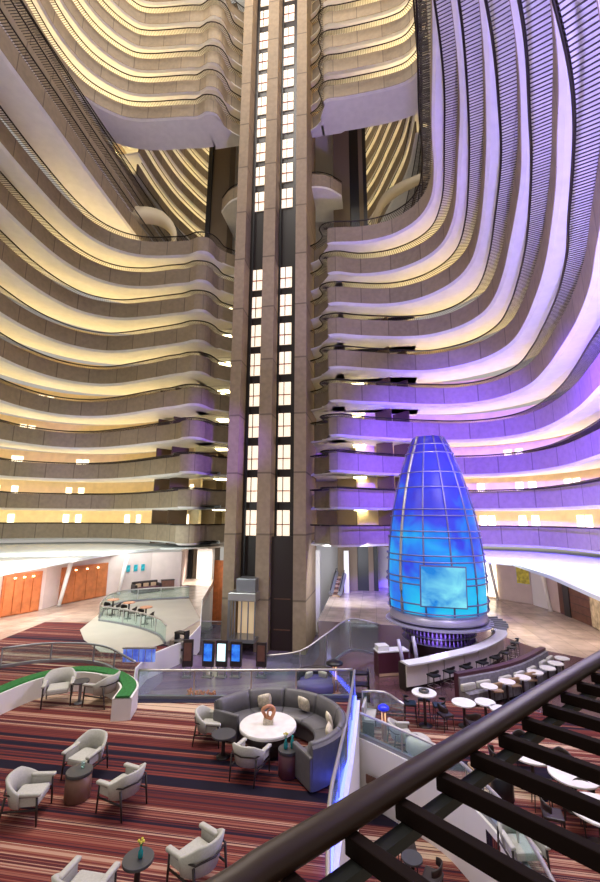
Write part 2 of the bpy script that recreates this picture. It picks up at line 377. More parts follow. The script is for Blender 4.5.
RIGHT = {  # from the tower outwards
 9: [(-0.6, 26.2), (0.6, 26.15), (1.8, 25.8), (2.9, 24.9), (3.45, 23.5), (3.4, 21.5), (2.9, 18.6), (2.3, 13.8), (1.6, 10), (.6, 7)],
 8: [(-0.6, 26.5), (0.8, 26.6), (2.1, 26.35), (3.4, 25.6), (4.2, 24.5), (4.45, 23), (4.4, 21.3), (4.0, 18.5), (3.5, 15.4), (2.7, 12.4), (1.7, 9.5), (.6, 7)],
 7: [(-0.6, 26.4), (0.9, 26.75), (2.3, 26.75), (3.7, 26.2), (4.9, 25.0), (5.45, 23.4), (5.4, 21.2), (5.05, 18.8), (4.5, 16.0), (3.8, 13.2), (3.1, 10.9), (2, 8), (.9, 5.8)],
 6: [(-0.6, 26.5), (0.9, 26.9), (2.4, 27.2), (4.0, 27.2), (5.5, 26.4), (6.4, 25.0), (6.6, 23.3), (6.4, 21.0), (6.0, 18.6), (5.3, 15), (4.5, 12.4), (3.9, 10.7), (3.3, 9.3), (2.2, 7), (1, 5)],
 5: [(-0.6, 26.5), (0.8, 27.0), (2.3, 27.5), (4.0, 27.8), (5.6, 27.3), (6.9, 26.2), (7.6, 24.4), (7.55, 22.1), (7.2, 19.7), (6.75, 17.4), (6.2, 15.3), (5.4, 12.7), (4.7, 10.8), (4.1, 9.2), (3.5, 7.9), (2.4, 5.9), (1.2, 4.2)],
 4: [(-0.6, 26.6), (1.4, 27.2), (3.4, 27.9), (5.6, 28.3), (7.3, 27.8), (8.3, 26.5), (8.7, 24.8), (8.55, 22.4), (8.3, 20.6), (7.75, 17.5), (7.0, 14.7), (6.1, 12.3), (5.4, 10.4), (4.8, 8.9), (4.2, 7.7), (3.4, 6.4), (2.2, 4.6), (1, 3.4)],
 3: [(-0.6, 26.8), (1.4, 27.7), (3.4, 28.5), (5.6, 29.1), (7.5, 29.0), (9.0, 28.0), (9.7, 25.9), (9.6, 22.4), (9.0, 19.2), (8.4, 16.7), (7.9, 14.5), (7.1, 11.6), (6.0, 8.4), (5.4, 5.5)],
 2: [(-0.6, 27.0), (1.6, 28.4), (4.2, 29.4), (7.2, 29.7), (9.3, 28.6), (10.3, 26.2), (10.3, 22.9), (9.9, 19.7), (9.2, 16.5), (7.9, 13), (6, 9.2), (3.6, 5.4)],
 1: [(-0.6, 27.0), (1.7, 28.5), (4.2, 29.5), (7.1, 29.8), (9.6, 28.9), (10.6, 26.2), (10.7, 22.4), (10.3, 19), (9.4, 15.8), (8, 12.4), (6, 8.8), (3.8, 5.6)],
 0: [(-0.6, 27.0), (1.7, 28.5), (4.2, 29.5), (7.1, 29.8), (9.6, 28.9), (10.7, 26.2), (10.9, 22.4), (10.5, 19), (9.6, 15.8), (8.4, 12.6), (6.8, 9.6)],
}
for k in range(10, 14): RIGHT[k] = [(2.0, 45), (3.6, 40), (4.3, 34), (4.2+.1*(k-10), 28), (3.75+.12*(k-10), 24), (3.3+.12*(k-10), 20.5), (2.4+.12*(k-10), 15.2), (1.5, 11), (.4, 7.5)]
for k in range(14, 21):
    d = (k-14)*.12
    RIGHT[k] = [(-0.6, 26.05), (1.0, 26.0), (2.3, 25.9), (3.4-d*.3, 25.6), (4.2-d, 24.6), (4.5-d, 23), (4.2-d, 20.5), (3.4-d, 16), (2.4, 12), (1.0, 8)]
BUMP_R = [(-4.3, 28.4), (-3.6, 28.0), (-3.2, 27.4), (-3.35, 26.7), (-3.1, 26.2), (-2.5, 26.0), (-1.8, 26.05)]

DOORS = {('L', 0): [5, 63, 76, 129, 139, 188], ('L', 1): [3, 14, 71, 83, 190], ('L', 2): [7, 21, 77, 88], ('L', 3): [22, 36], ('L', 4): [38, 51],
         ('R', 0): [482, 489, 528, 536, 578, 588], ('R', 1): [483, 519, 527, 566, 577], ('R', 2): [512, 520, 557, 564]}

def make_balcony(side, k, slats=True, far=False, name='balcony', pts=None, bump=True, zr=None, label=None, slat_len=.55, group=None, sp=.13, cove=True, extra_soffit=0.0, wall=True):
    zr = zl(k) if zr is None else zr
    void = 10 <= k <= 13
    bump = bump and not void
    if pts is None:
        main = LEFT[k] if side == 'L' else RIGHT[k]
        pts = (main + BUMP_L) if (side == 'L' and bump) else (BUMP_R + main) if bump else main
    else: main = pts
    P = smooth_path(pts, .4)
    # walking: left goes near -> tower (atrium on the right); right goes tower -> near (atrium on the right)
    N = path_normals(P, -1)
    S = arclen(P)
    xb = -13.0 if side == 'L' else -1.6
    rx = zr
    def deep(i, o):
        p = P[i]
        if bump and side == 'L' and p.x > xb and p.y > 25:
            return Vector((p.x, max(25.9+o, p.y+.3), 0))
        if bump and side == 'R' and p.x < xb and p.y > 25:
            return Vector((p.x, max(26.2+o, p.y+.3), 0))
        return p+N[i]*o
    n = len(P)
    if label is None:
        where = 'left' if side == 'L' else 'right'
        if far: label = f'far balcony tier seen through the {where} opening, {ORD[k]} floor up'
        elif void: label = f'side balcony tier on the {where} with open end beside the void, {ORD[k]} floor up'
        else: label = f'curved concrete balcony {where} of the lift tower, {ORD[k]} floor above the lobby' if k else f'lowest curved concrete balcony {where} of the lift tower, above the white ledge'
    t = thing(name, label, 'balcony', (P[n//2].x, P[n//2].y, zr-1.2), 0, group or ('balcony tiers round the atrium'))
    inv = Vector(t.location)
    def part(nm, bm, m, smooth=False, par=None):
        bmesh.ops.translate(bm, vec=-inv, verts=bm.verts)
        return obj(nm, bm, m, par or t, smooth)
    f0 = slat_len if slat_len != .55 else (.36 if k >= 14 else .46 if side == 'L' else .55)
    # parapet
    part('parapet', rings_mesh(BM(), [[p+nn*f0+Vector((0, 0, zr-1.2)), p+nn*f0+Vector((0, 0, zr-.04)), p+nn*(f0+.13)+Vector((0, 0, zr-.04)), p+nn*(f0+.13)+Vector((0, 0, zr-1.2))] for p, nn in zip(P, N)], uvlen=S), 'concrete')
    # slab with its white edge beam
    rings = []
    Z = lambda v, z: Vector((v.x, v.y, z))
    for i in range(n):
        a = P[i]+N[i]*(f0+.02); a2 = P[i]+N[i]*(f0+.16); b = deep(i, 1.55); c = deep(i, 3.25+extra_soffit)
        rings.append([Z(a, zr-1.2), Z(a2, zr-1.34), Z(b, zr-1.36), Z(deep(i, 1.6), zr-1.26), Z(c, zr-1.26), Z(c, zr-1.1), Z(P[i]+N[i]*(f0+.12), zr-1.1)])
    part('soffit', rings_mesh(BM(), rings, uvlen=S), 'soffit')
    # handrail
    part('handrail', tube(BM(), [p+Vector((0, 0, zr)) for p in P], .045, 6), 'rail', True)
    if slats:
        bm = BM(); s = .1; i = 0
        while s < S[-1]-.05:
            while S[i+1] < s: i += 1
            f = (s-S[i])/(S[i+1]-S[i]); p = P[i].lerp(P[i+1], f); nn = N[i].lerp(N[i+1], f).normalized(); tt = Vector((nn.y, -nn.x, 0))
            w, h = .012, .012
            a, b = p+nn*.02, p+nn*(f0+.02)
            v = [bm.verts.new((q+tt*sx*w)+Vector((0, 0, zr-.04+sz*h))) for q in (a, b) for sx in (-1, 1) for sz in (-1, 1)]
            for q in ((0, 1, 3, 2), (4, 6, 7, 5), (0, 4, 5, 1), (2, 3, 7, 6), (0, 2, 6, 4), (1, 5, 7, 3)): bm.faces.new([v[j] for j in q])
            s += sp
        part('slats', bm, 'slat')
    if cove:
        ylim = 30 if void else (20 if side == 'L' else 23.5) if k < 10 else 5
        idx = [i for i in range(0, n, 2) if P[i].y > ylim and not (bump and P[i].y > 24 and (P[i].x > xb-1.2 if side == 'L' else P[i].x < xb+1.0))]
        if void: idx = []
        if far: idx = list(range(0, n, 2))
    if cove and idx:
        part('fill_strip', rings_mesh(BM(), [[Vector((q.x, q.y, z)) for q, z in ((deep(i, 2.95), zr-.62), (deep(i, 2.95), zr-.52), (deep(i, 3.08), zr-.52), (deep(i, 3.08), zr-.62))] for i in idx]), 'fill_high' if k >= 14 and not far else 'cove')  # unseen strip low on the corridor wall, added to warm wall and ceiling
    if wall:
        wi = [i for i in range(n) if not (bump and k < 10 and P[i].y > 24 and (-14.8 < P[i].x < .5))]
        w = rings_mesh(BM(), [[Vector((q.x, q.y, z)) for q, z in ((deep(i, 3.1), zr-1.12), (deep(i, 3.1), zr+1.2), (deep(i, 3.3), zr+1.2), (deep(i, 3.3), zr-1.12))] for i in wi], uvlen=[S[i] for i in wi])
        struct('wall_left' if side == 'L' else 'wall_right', w, 'cream')
    # lit guest-room doorways on the corridor wall
    for px in DOORS.get((side, k), []) if not far else []:
        best = min(range(2, n-2), key=lambda i: abs(proj((*deep(i, 3.05)[:2], zr+.3))[0]-px) + (1000 if (P[i]-Vector((CO.x, CO.y, 0))).length < 12 else 0))
        q = deep(best, 3.05); d = N[best]; rz = math.atan2(d.y, d.x)
        bm = box(BM(), (q.x, q.y, zr-.05), (.06, .46, 1.5), rz, .01)
        part('doorway_light', bm, 'door_light')
    return t

for k in range(0, 10): make_balcony('L', k)
for k in range(0, 10): make_balcony('R', k)
for k in range(10, 14): make_balcony('L', k); make_balcony('R', k)
for k in range(14, 20): make_balcony('L', k, extra_soffit=0.0); make_balcony('R', k, extra_soffit=0.0)
# balconies of the far half of the atrium, seen through the two openings beside the tower
for k in range(14, 22):
    make_balcony('L', k, False, True, pts=[(-20.8, 30.5), (-20.8, 34), (-20.3, 38), (-18.6, 42.5), (-15, 46), (-11, 47.5)], bump=False, group='far balcony tiers through the openings')
    make_balcony('R', k, False, True, pts=[(-6, 47.5), (-2.2, 46), (.6, 42), (2.4, 37.6), (3.6, 34), (4.0, 30.5)], bump=False, group='far balcony tiers through the openings')

# the balcony the picture is taken from
fg = [tuple(at(x, y, 7.22)[:2]) for x, y in ((190, 917), (260, 869), (340, 820), (415, 773), (480, 733), (540, 695), (600, 659), (660, 624))]
fg = [(2*fg[0][0]-fg[2][0]-.3, 2*fg[0][1]-fg[2][1]-.3)] + fg + [(2*fg[-1][0]-fg[-3][0], 2*fg[-1][1]-fg[-3][1])]
t = make_balcony('R', 0, pts=[(x, y) for x, y in reversed(fg)], bump=False, zr=7.22, label='dark bronze balcony rail with flat slats crossing the lower right corner', slat_len=.85, group='viewing balcony', sp=.205, cove=False, wall=False)
for ch in list(t.children):
    if ch.name.split('.')[0] in ('slats', 'handrail'): bpy.data.objects.remove(ch)
Pf = smooth_path([(x, y, 0) for x, y in fg], .1); Nf = path_normals(Pf, 1); Sf = arclen(Pf); off = Vector(t.location)
def fgp(o, z, i): return Pf[i]+Nf[i]*o+Vector((0, 0, z))-off
prof = [(.045*math.cos(a)*1.0, .03*math.sin(a)) for a in [2*PI*j/14 for j in range(14)]]
obj('handrail', rings_mesh(BM(), [[fgp(o, 7.22+z, i) for o, z in prof] for i in range(len(Pf))]), 'fgrail', t, True)
obj('rail_channel', rings_mesh(BM(), [[fgp(o, 7.22+z, i) for o, z in ((.045, -.09), (.045, -.06), (.085, -.06), (.085, -.09))] for i in range(len(Pf))]), 'channel', t)
bm = BM(); s = .05; i = 0
while s < Sf[-1]-.05:
    while Sf[i+1] < s: i += 1
    f = (s-Sf[i])/(Sf[i+1]-Sf[i]); p = Pf[i].lerp(Pf[i+1], f)
    nn = Vector((.80, -.60, 0)); c = p+nn*.455
    box(bm, Vector((c.x, c.y, 7.22-.038))-off, (.86, .036, .045), math.atan2(nn.y, nn.x), .004)
    s += .205
obj('slats', bm, 'fgslat', t)

# ------------------------------------------------------------------ lift tower
YT = 26.5
def tx(px): return atY(px, 441, YT).x
tw = thing('elevator_tower', 'tall concrete lift tower with two dark shafts of lit landings', 'tower', ((tx(228)+tx(306))/2, YT+2.5, 0))
base = Vector(tw.location)
H = 62.0
def tpart(nm, x0, x1, y0, y1, z0, z1, m, par=tw):
    bm = box(BM(), (0, 0, 0), (x1-x0, y1-y0, z1-z0))
    uvl = bm.loops.layers.uv.verify()
    for f in bm.faces:
        for l in f.loops: l[uvl].uv = (l.vert.co.z+z0+(z1-z0)/2+1.0, 0)
    o = obj(nm, bm, m, par); o.location = Vector(((x0+x1)/2, (y0+y1)/2, (z0+z1)/2))-base
    return o
X = [tx(v) for v in (228, 238.6, 258.3, 271.2, 294, 306)]
tpart('pier', X[0], X[1], YT, YT+5, -.8, H, 'tower'); tpart('pier', X[2], X[3], YT, YT+5, -.8, H, 'tower'); tpart('pier', X[4], X[5], YT, YT+5, -.8, H, 'tower')
SB = YT+1.3
tpart('shaft_wall', X[1], X[2], SB, SB+.3, -.8, H, 'shaft'); tpart('shaft_wall', X[3], X[4], SB, SB+.3, -.8, H, 'shaft')
def tz(y, px=275): return atY(px, y, SB-.06).z
wz = [16.5, 38.5, 59.4, 80.7, 103.8, 125.8, 150.3, 174.2, 199.8, 278.5, 306, 334.6, 363.6, 394, 425.2, 457.3, 489.5, 522.9]
xl0, xl1 = atY(247.5, 441, SB-.06).x, X[2]; xr0, xr1 = atY(276.8, 441, SB-.06).x, atY(290.3, 441, SB-.06).x
zs = [tz(y) for y in wz]
zs = [zs[0]+2.27*3, zs[0]+2.27*2, zs[0]+2.27] + zs
w0 = None
for (a, b) in ((xl0, xl1), (xr0, xr1)):
    first = None
    for z in zs:
        if first is None:
            first = tpart('landing_window', a, b, SB-.1, SB-.04, z-.84, z+.84, 'win')
            r = obj('landing_rail', box(BM(), (0, 0, 0), (b-a, .05, .06)), 'red', first); r.location = (0, -.06, -.1)
            c = obj('window_post', box(BM(), (0, 0, 0), (.05, .05, 1.68)), 'black', first); c.location = ((b-a)*(-.18 if a == xl0 else 0), -.07, 0)
            m_ = first; kids = [r, c]
        else:
            o = m_.copy(); COL.objects.link(o); o.location.z = z-base.z
            for kk in kids:
                q = kk.copy(); COL.objects.link(q); q.parent = o
# dark glazed lower stretch and panels of the right shaft
tpart('shaft_panel', X[3]+.05, X[4]-.05, YT+.5, YT+.62, -.8, tz(536), 'shaft_panel')
for y in (599, 630, 652): tpart('panel_seam', X[3]+.25, X[4]-.25, YT+.46, YT+.5, atY(280, y, YT+.46).z-.03, atY(280, y, YT+.46).z+.03, 'brownwood')
tpart('guide_rail', X[1]+.28, X[1]+.38, YT+.9, YT+1.0, -.8, H, 'black'); tpart('guide_rail', X[3]+.15, X[3]+.25, YT+.9, YT+1.0, -.8, H, 'black')

# lift cabin at the foot of the left shaft
c0, c1 = atY(231, 600, 26.0), atY(256, 640, 26.0)
cz0, cz1, cz2 = atY(243, 641, 26).z, atY(243, 600, 26).z, atY(243, 580, 26).z
cb = thing('elevator_cabin', 'glass lift cabin parked at the foot of the left shaft', 'elevator', ((c0.x+c1.x)/2, 26.3, cz0))
W = c1.x-c0.x
def sub(nm, c, s, m, par, bev=0.0, rz=0): return obj(nm, box(BM(), c, s, rz, bev), m, par)
hh = cz1-cz0
sub('cabin_floor', (0, 0, .1), (W, 1.5, .2), 'greymetal', cb); sub('cabin_roof', (0, 0, hh+.25), (W+.1, 1.6, .5), 'metal', cb, .05)
sub('roof_housing', (.15, .1, hh+.9), (W*.75, 1.2, .8), 'greymetal', cb, .05)
sub('back_panel', (0, .7, hh/2), (W*.8, .05, hh), mat('warm lit cabin wall', (.8, .6, .4), emit=(1, .72, .42), estr=.35), cb)
for q in (-.5, -.25, 0, .25, .5): sub('mullion', (W*q, -.72, hh/2+.1), (.07, .07, hh), 'greymetal', cb)
for q in (.15, .5): sub('side_mullion', (-W/2, -.7+1.4*q, hh/2+.1), (.07, .07, hh), 'greymetal', cb)

# rear pillars with dark glazed strips
rp = thing('rear_pillar', 'tan pillar with black glazed strips right of the lift tower', 'pillar', (-1, 32, -.8))
for nm, a, b, m, dy in (('pier', 335, 352.5, 'tower', 0), ('glazed_strip', 352.5, 362.5, 'black', .3), ('pier', 362.5, 367, 'tower', .1), ('glazed_strip', 367, 371, 'black', .3)):
    xa, xb_ = atY(a, 330, 32).x, atY(b, 330, 32).x
    sub(nm, ((xa+xb_)/2+1, .75+dy, 31), (xb_-xa, 1.5, 62), m, rp)
lp = thing('rear_pillar', 'tan pillar with black glazed strip left of the lift tower', 'pillar', (-13.2, 32, -.8))
for nm, a, b, m, dy in (('glazed_strip', 199.5, 204, 'black', 0), ('pier', 204, 222, 'tower', .2)):
    xa, xb_ = atY(a, 330, 32).x, atY(b, 330, 32).x
    sub(nm, ((xa+xb_)/2+13.2, .75+dy, 31), (xb_-xa, 1.5, 62), m, lp)

# curved lobby bridges behind the tower in the open storeys
for j, k in enumerate((12,)):
    zr = atY(320, 176, 29.6).z
    for sd, x0, x1, lab in ((1, -4.6, -1.9, 'right'), (-1, -12.6, -9.6, 'left')):
        t = thing('lift_lobby_bridge', f'curved lift lobby bridge {lab} of the tower, {ORD[k]} floor up', 'bridge', ((x0+x1)/2, 30, zr-1.2), 0, 'lift lobby bridges')
        P = smooth_path([(x0, 29.2), ((x0*2+x1)/3, 29.3), ((x0+2*x1)/3, 29.7), (x1, 30.6)] if sd == 1 else [(x0, 30.6), ((2*x0+x1)/3, 29.7), ((x0+2*x1)/3, 29.3), (x1, 29.2)], .4)
        o = Vector(t.location)
        obj('parapet', rings_mesh(BM(), [[p+Vector((0, d, z))-o for d, z in ((0, zr-1.2), (0, zr-.1), (.15, zr-.1), (.15, zr-1.2))] for p in P], uvlen=arclen(P)), 'concrete', t)
        obj('soffit', rings_mesh(BM(), [[p+Vector((0, d, z))-o for d, z in ((.02, zr-1.4), (.02, zr-1.2), (4, zr-1.2), (4, zr-1.4))] for p in P], uvlen=arclen(P)), 'soffit', t)
        obj('handrail', tube(BM(), [p+Vector((0, .05, zr+.15))-o for p in P], .04, 6), 'rail', t)
# lift lobby behind the lower balconies: slabs, back wall and angled brown partitions
for k in range(0, 10):
    struct('ceiling_lobby', box(BM(), (-6.4, 31.7, zl(k)-1.18), (19.6, 4.6, .16)), 'soffit')
struct('wall_lobby_upper', box(BM(), (-6.4, 34.1, 17.5), (19.6, .2, 23)), 'cream')
for x_, y_, r_ in ((-14.6, 29.6, .9), (-16.2, 30.2, .9), (.9, 29.8, -.8), (2.2, 30.6, -.8)):
    struct('wall_partition', box(BM(), (x_, y_, 17.2), (1.5, .14, 22), r_), 'brownwall')
for k in range(0, 9):
    for x_ in (-11.6, -.9):
        t = thing('ceiling_lamp', ('ceiling lamp of the lift lobby left of the tower, ' if x_ < -5 else 'ceiling lamp of the lift lobby right of the tower, ')+(ORD[k]+' floor up'), 'lamp', (x_, 30.6, zl(k)+1.04), 0, 'lift lobby ceiling lamps')
        obj('diffuser', box(BM(), (0, 0, 0), (.9, .9, .06), 0, .01), 'cove', t); obj('rim', box(BM(), (0, 0, .035), (1.0, 1.0, .03)), 'metal', t)
# white lobby wall behind the bridges and behind the ground floor
bm = box(BM(), (-3.1, 34.6, 47), (3.2, .2, 36)); struct('wall_back', bm, 'white')
bm = box(BM(), (-11.4, 34.6, 47), (4.6, .2, 36)); struct('wall_back', bm, 'white')

# horn shaped plaster returns in the two openings
def horn(label, pts, dz):
    P = smooth_path(pts, .3); t0 = P[len(P)//2]
    t = thing('curved_parapet', label, 'parapet', t0)
    o = Vector(t.location); N_ = path_normals(P, -1)
    N_ = [Vector((v.x, v.y, 0)).normalized() for v in N_]
    obj('plaster_wall', rings_mesh(BM(), [[p+nn*d+Vector((0, 0, z))-o for d, z in ((-.05, -dz*(1-.5*j/len(P))), (-.28, -dz*.45), (0, 0), (.12, 0), (.12, -dz*(1-.5*j/len(P))))] for j, (p, nn) in enumerate(zip(P, N_))], uvlen=arclen(P)), 'beige', t, True)
    return t
horn('beige curled plaster parapet in the left opening', [tuple(atY(x, y, Y)) for x, y, Y in ((118, 196, 26.6), (126, 204, 27.0), (137, 206, 27.6), (150, 207, 28.2), (162, 211, 28.5), (171, 220, 28.4), (175, 230, 28.0), (175, 240, 27.6))], 1.9)
horn('beige curled plaster parapet in the right opening', [tuple(atY(x, y, Y)) for x, y, Y in ((373, 218, 32), (377, 205, 31.5), (385, 192, 31), (400, 182, 30.3), (414, 176, 29.6), (428, 170, 29))], 1.5)

# ------------------------------------------------------------------ floors and ledges
ZL, ZM, ZS, ZP, ZE = 3.6, 2.9, 0.0, 1.75, 6.0      # lounge, bar floor, sunken lobby, pocket by the curved wall, white ledge
def XY(x, y, z): p = at(x, y, z); return (p.x, p.y)
# lounge platform: carpet
edge_back = [XY(133, 700, ZL), XY(240, 700, ZL), XY(355, 699, ZL)]
edge_right = [XY(352, 724, ZL), XY(347, 760, ZL), XY(339, 803, ZL), XY(330, 860, ZL), (-.55, 4.8)]
edge_left = [XY(132, 690, ZL), XY(135, 668, ZL), XY(148, 655, ZL), XY(170, 646, ZL)]
lounge = [(-13, 4.8), (-.55, 4.8)] + list(reversed(edge_right[:-1])) + list(reversed(edge_back))+edge_left+[XY(150, 640, ZL), XY(120, 632, ZL), XY(95, 622, ZL), XY(45, 622, ZL), XY(0, 640, ZL), (-15, 12), (-14, 8)]
struct('floor_lounge', prism(BM(), lounge, ZL-.4, ZL), 'carpet')
struct('trim_1', prism(BM(), [XY(133, 703, ZL), XY(240, 703, ZL), XY(353, 702, ZL), XY(355, 699, ZL), XY(240, 699.5, ZL), XY(133, 699.5, ZL)], ZL, ZL+.012), 'navy')
tile_l = [XY(150, 640, ZL), XY(120, 632, ZL), XY(95, 622, ZL), XY(45, 622, ZL), XY(0, 640, ZL), (-15, 12), (-24, 12), (-26, 28), (-12, 31), XY(202, 600, ZL), XY(200, 625, ZL), XY(186, 640, ZL)]
struct('floor_left', prism(BM(), tile_l, ZL-.42, ZL-.015), 'tile')
# bar level
main_edge = [(-2.6, 12.6), (-2.2, 17), (-2.6, 20), (-3.0, 22.5)]
wall_curve = [XY(352, 741, ZM), XY(363, 745, ZM), XY(400, 763, ZM), XY(428, 777, ZM), XY(448, 790, ZM), XY(475, 816, ZM), XY(509, 857, ZM), (2.05, 6.6), (2.0, 5.0)]
mainp = main_edge[:1] + [(-.75, 12.6), (-.62, 11.2)] + wall_curve + [(14, 5), (16, 34), (-3.2, 34)] + list(reversed(main_edge[1:]))
bar_floor = [(-.62, 11.2)] + wall_curve + [(14, 5), (14, 10.5), XY(470, 700, ZM), XY(365, 705, ZM), (-.75, 12.6)]
wood = [(-.75, 12.6), XY(365, 705, ZM), XY(470, 700, ZM), (14, 10.5), (14, 14), (6.4, 19.5), (5.2, 22), (-3.0, 22.5), (-2.6, 20), (-2.2, 17), (-2.6, 12.6)]
tile_r = [(-3.0, 22.5), (5.2, 22), (6.4, 19.5), (14, 14), (17, 18), (17, 36), (-3.2, 36)]
struct('floor_bar', prism(BM(), bar_floor, ZM-.35, ZM), 'carpet_main')
struct('floor_wood', prism(BM(), wood, ZM-.36, ZM-.01), 'woodfloor')
struct('floor_right', prism(BM(), tile_r, ZM-.37, ZM-.012), 'tile')
struct('floor_sunken', prism(BM(), [(-14, 15), (-2.3, 15.6), (-2.2, 17), (-2.6, 20), (-2.9, 36), (-14, 36)], ZS-.3, ZS), 'tile_dark')
struct('floor_lobby', prism(BM(), [(-9.5, 10.2), (-.62, 11.2), (-.75, 12.6), (-2.6, 12.6), (-2.3, 15.9), (-8.6, 16.3), (-9.5, 16.3)], ZM-.38, ZM-.014), 'tile_dark')
struct('floor_pocket', prism(BM(), [(-.8, 4.0), (4, 4.0), (4, 8), (1.4, 9.6), (-.6, 11.2)], ZP-.3, ZP), 'carpet_main')
# right face of the lounge platform and the curved white stair wall
Pw = smooth_path(wall_curve, .25)
t = thing('curved_wall', 'white curved stair wall with brown plaque below the glass rail', 'wall', (Pw[6].x, Pw[6].y, ZP), 0)
o0 = Vector(t.location); Nw = path_normals(Pw, 1)
obj('plaster_face', rings_mesh(BM(), [[p+nn*d+Vector((0, 0, z))-o0 for d, z in ((.02, ZP), (.02, ZM+.12), (-.14, ZM+.12), (-.14, ZP))] for p, nn in zip(Pw, Nw)], uvlen=arclen(Pw)), 'white', t)
q = at(366, 777, ZP+.55)
obj('plaque', box(BM(), Vector((-.30, 10.68, ZP+.6))-o0+Vector((.12, -.22, 0)), (.34, .03, .17), math.radians(-30)), 'brownwood', t)
def balustrade(name, label, pts, h, gl='glass', rail='metal', led=False, group='glass balustrades', seg=1.3):
    P = smooth_path(pts, .3); S = arclen(P); n = len(P)
    t = thing(name, label, 'balustrade', P[n//2], 0, group); o = Vector(t.location)
    U = Vector((0, 0, 1))
    nseg = max(1, round(S[-1]/seg)); cur = 0
    cuts = [min(range(n), key=lambda i: abs(S[i]-S[-1]*j/nseg)) for j in range(nseg+1)]
    N_ = path_normals(P, 1)
    for a, b in zip(cuts, cuts[1:]):
        if b <= a: continue
        obj('glass_panel', rings_mesh(BM(), [[P[i]+N_[i]*d+U*z-o for d, z in ((-.008, .06), (-.008, h), (.008, h), (.008, .06))] for i in range(a, b+1)]), gl, t)
        obj('post', box(BM(), P[a]+U*(h/2)-o, (.03, .03, h)), rail, t)
    obj('handrail', tube(BM(), [p+U*h-o for p in P], .03, 8), rail, t, True)
    obj('base_channel', rings_mesh(BM(), [[P[i]+N_[i]*d+U*z-o for d, z in ((-.04, 0), (-.04, .08), (.04, .08), (.04, 0))] for i in range(n)]), 'led' if led else 'greymetal', t)
    return t
b3 = lambda xy, z: (xy[0], xy[1], z)
balustrade('glass_balustrade', 'straight glass balustrade along the back of the lounge', [b3(XY(137, 699, ZL), ZL), b3(XY(240, 699, ZL), ZL), b3(XY(353, 698, ZL), ZL)], .66)
balustrade('glass_balustrade', 'blue lit glass balustrade beside the curved sofa', [b3(p, ZL) for p in [XY(355, 699, ZL)]+edge_right], .66, 'glass_blue', 'metal', True)
balustrade('glass_balustrade', 'curved glass balustrade behind the turf planter', [b3(XY(0, 668, ZL), ZL), b3(XY(50, 662, ZL), ZL), b3(XY(100, 665, ZL), ZL), b3(XY(134, 684, ZL), ZL)], .55, 'glass', 'greymetal')
balustrade('glass_balustrade', 'glass balustrade on the white curved stair wall', [b3((p[0]+.06, p[1]+.03), ZM+.12) for p in wall_curve], .5)
balustrade('glass_balustrade', 'glass balustrade with white rail round the bar seats by the stair', [b3(XY(363, 726, ZM), ZM), b3(XY(385, 727, ZM), ZM), b3(XY(405, 742, ZM), ZM)], .8)
# solid sides of the raised floors
struct('wall_lounge', rings_mesh(BM(), [[Vector((*p, z))+Vector((dx, 0, 0)) for dx, z in ((.03, ZP-.2), (.03, ZL-.02), (.12, ZL-.02), (.12, ZP-.2))] for p in [XY(355, 699, ZL)]+edge_right]), 'white')

# white ledges over the lobby
ledge_in_l = [XY(0, 573, ZE), XY(60, 562, ZE), XY(110, 553.5, ZE), XY(160, 548, ZE), (-12.0, 29.5)]
PL0 = [p for p in LEFT[0] if p[1] > 12]
ledge_l = [(-11.6, 8)] + ledge_in_l + [(-11.4, 33), (-24, 35), (-32, 29), (-30, 12), (-22, 8)]
struct('ceiling_left', prism(BM(), ledge_l, ZE-.12, ZE), 'ledge')
ledge_in_r = [XY(480, 560, ZE), XY(512, 563, ZE), XY(550, 575.5, ZE), XY(600, 597, ZE)]
ledge_r = [(2.2, 31)] + [(5.0, 25)] + ledge_in_r + [(5.6, 8.5), (12, 6), (16, 20), (14, 34), (3, 34)]
struct('ceiling_right', prism(BM(), ledge_r, ZE-.12, ZE), 'ledge')

# lobby walls below the ledges
def wallstrip(name, pts, z0, z1, m, th=.15):
    P = [Vector((*p, 0)) for p in pts]; N_ = path_normals(P, -1)
    return struct(name, rings_mesh(BM(), [[p+nn*d+Vector((0, 0, z)) for d, z in ((0, z0), (0, z1), (th, z1), (th, z0))] for p, nn in zip(P, N_)], uvlen=arclen(P)), m)
wl = [XY(-60, 632, ZL), XY(0, 617, ZL), XY(42, 609.5, ZL), XY(57, 604.7, ZL), XY(107, 595, ZL), XY(150, 590, ZL), XY(180, 588, ZL), (-15.4, 34)]
wallstrip('wall_lobby_left', wl, ZL, ZE-.12, 'lobbywall')
wallstrip('wall_lobby_back', [(-9.2, 33.5), (-4, 33.8), (0, 34), (4.5, 34.2)], 0, ZE+.3, 'white')
wr = [XY(470, 590, ZM), XY(500, 603, ZM), XY(540, 612, ZM), XY(562, 617, ZM), XY(601, 632, ZM), XY(680, 655, ZM)]
wr = [(3, 31.5), (7.2, 31.5), (9.6, 29.3), (10.4, 26.5), (10.6, 24.2), (10.2, 20), (9.8, 16)]
wallstrip('wall_lobby_right', wr, ZM, ZE-.12, 'lobbywall')

def wallpoint(pts, px, z):
    best = None
    for a, b in zip(pts, pts[1:]):
        for j in range(41):
            f = j/40; x, y = a[0]+(b[0]-a[0])*f, a[1]+(b[1]-a[1])*f
            e = abs(proj((x, y, z))[0]-px)
            if best is None or e < best[0]: best = (e, x, y, math.atan2(b[1]-a[1], b[0]-a[0]))
    return best[1:]
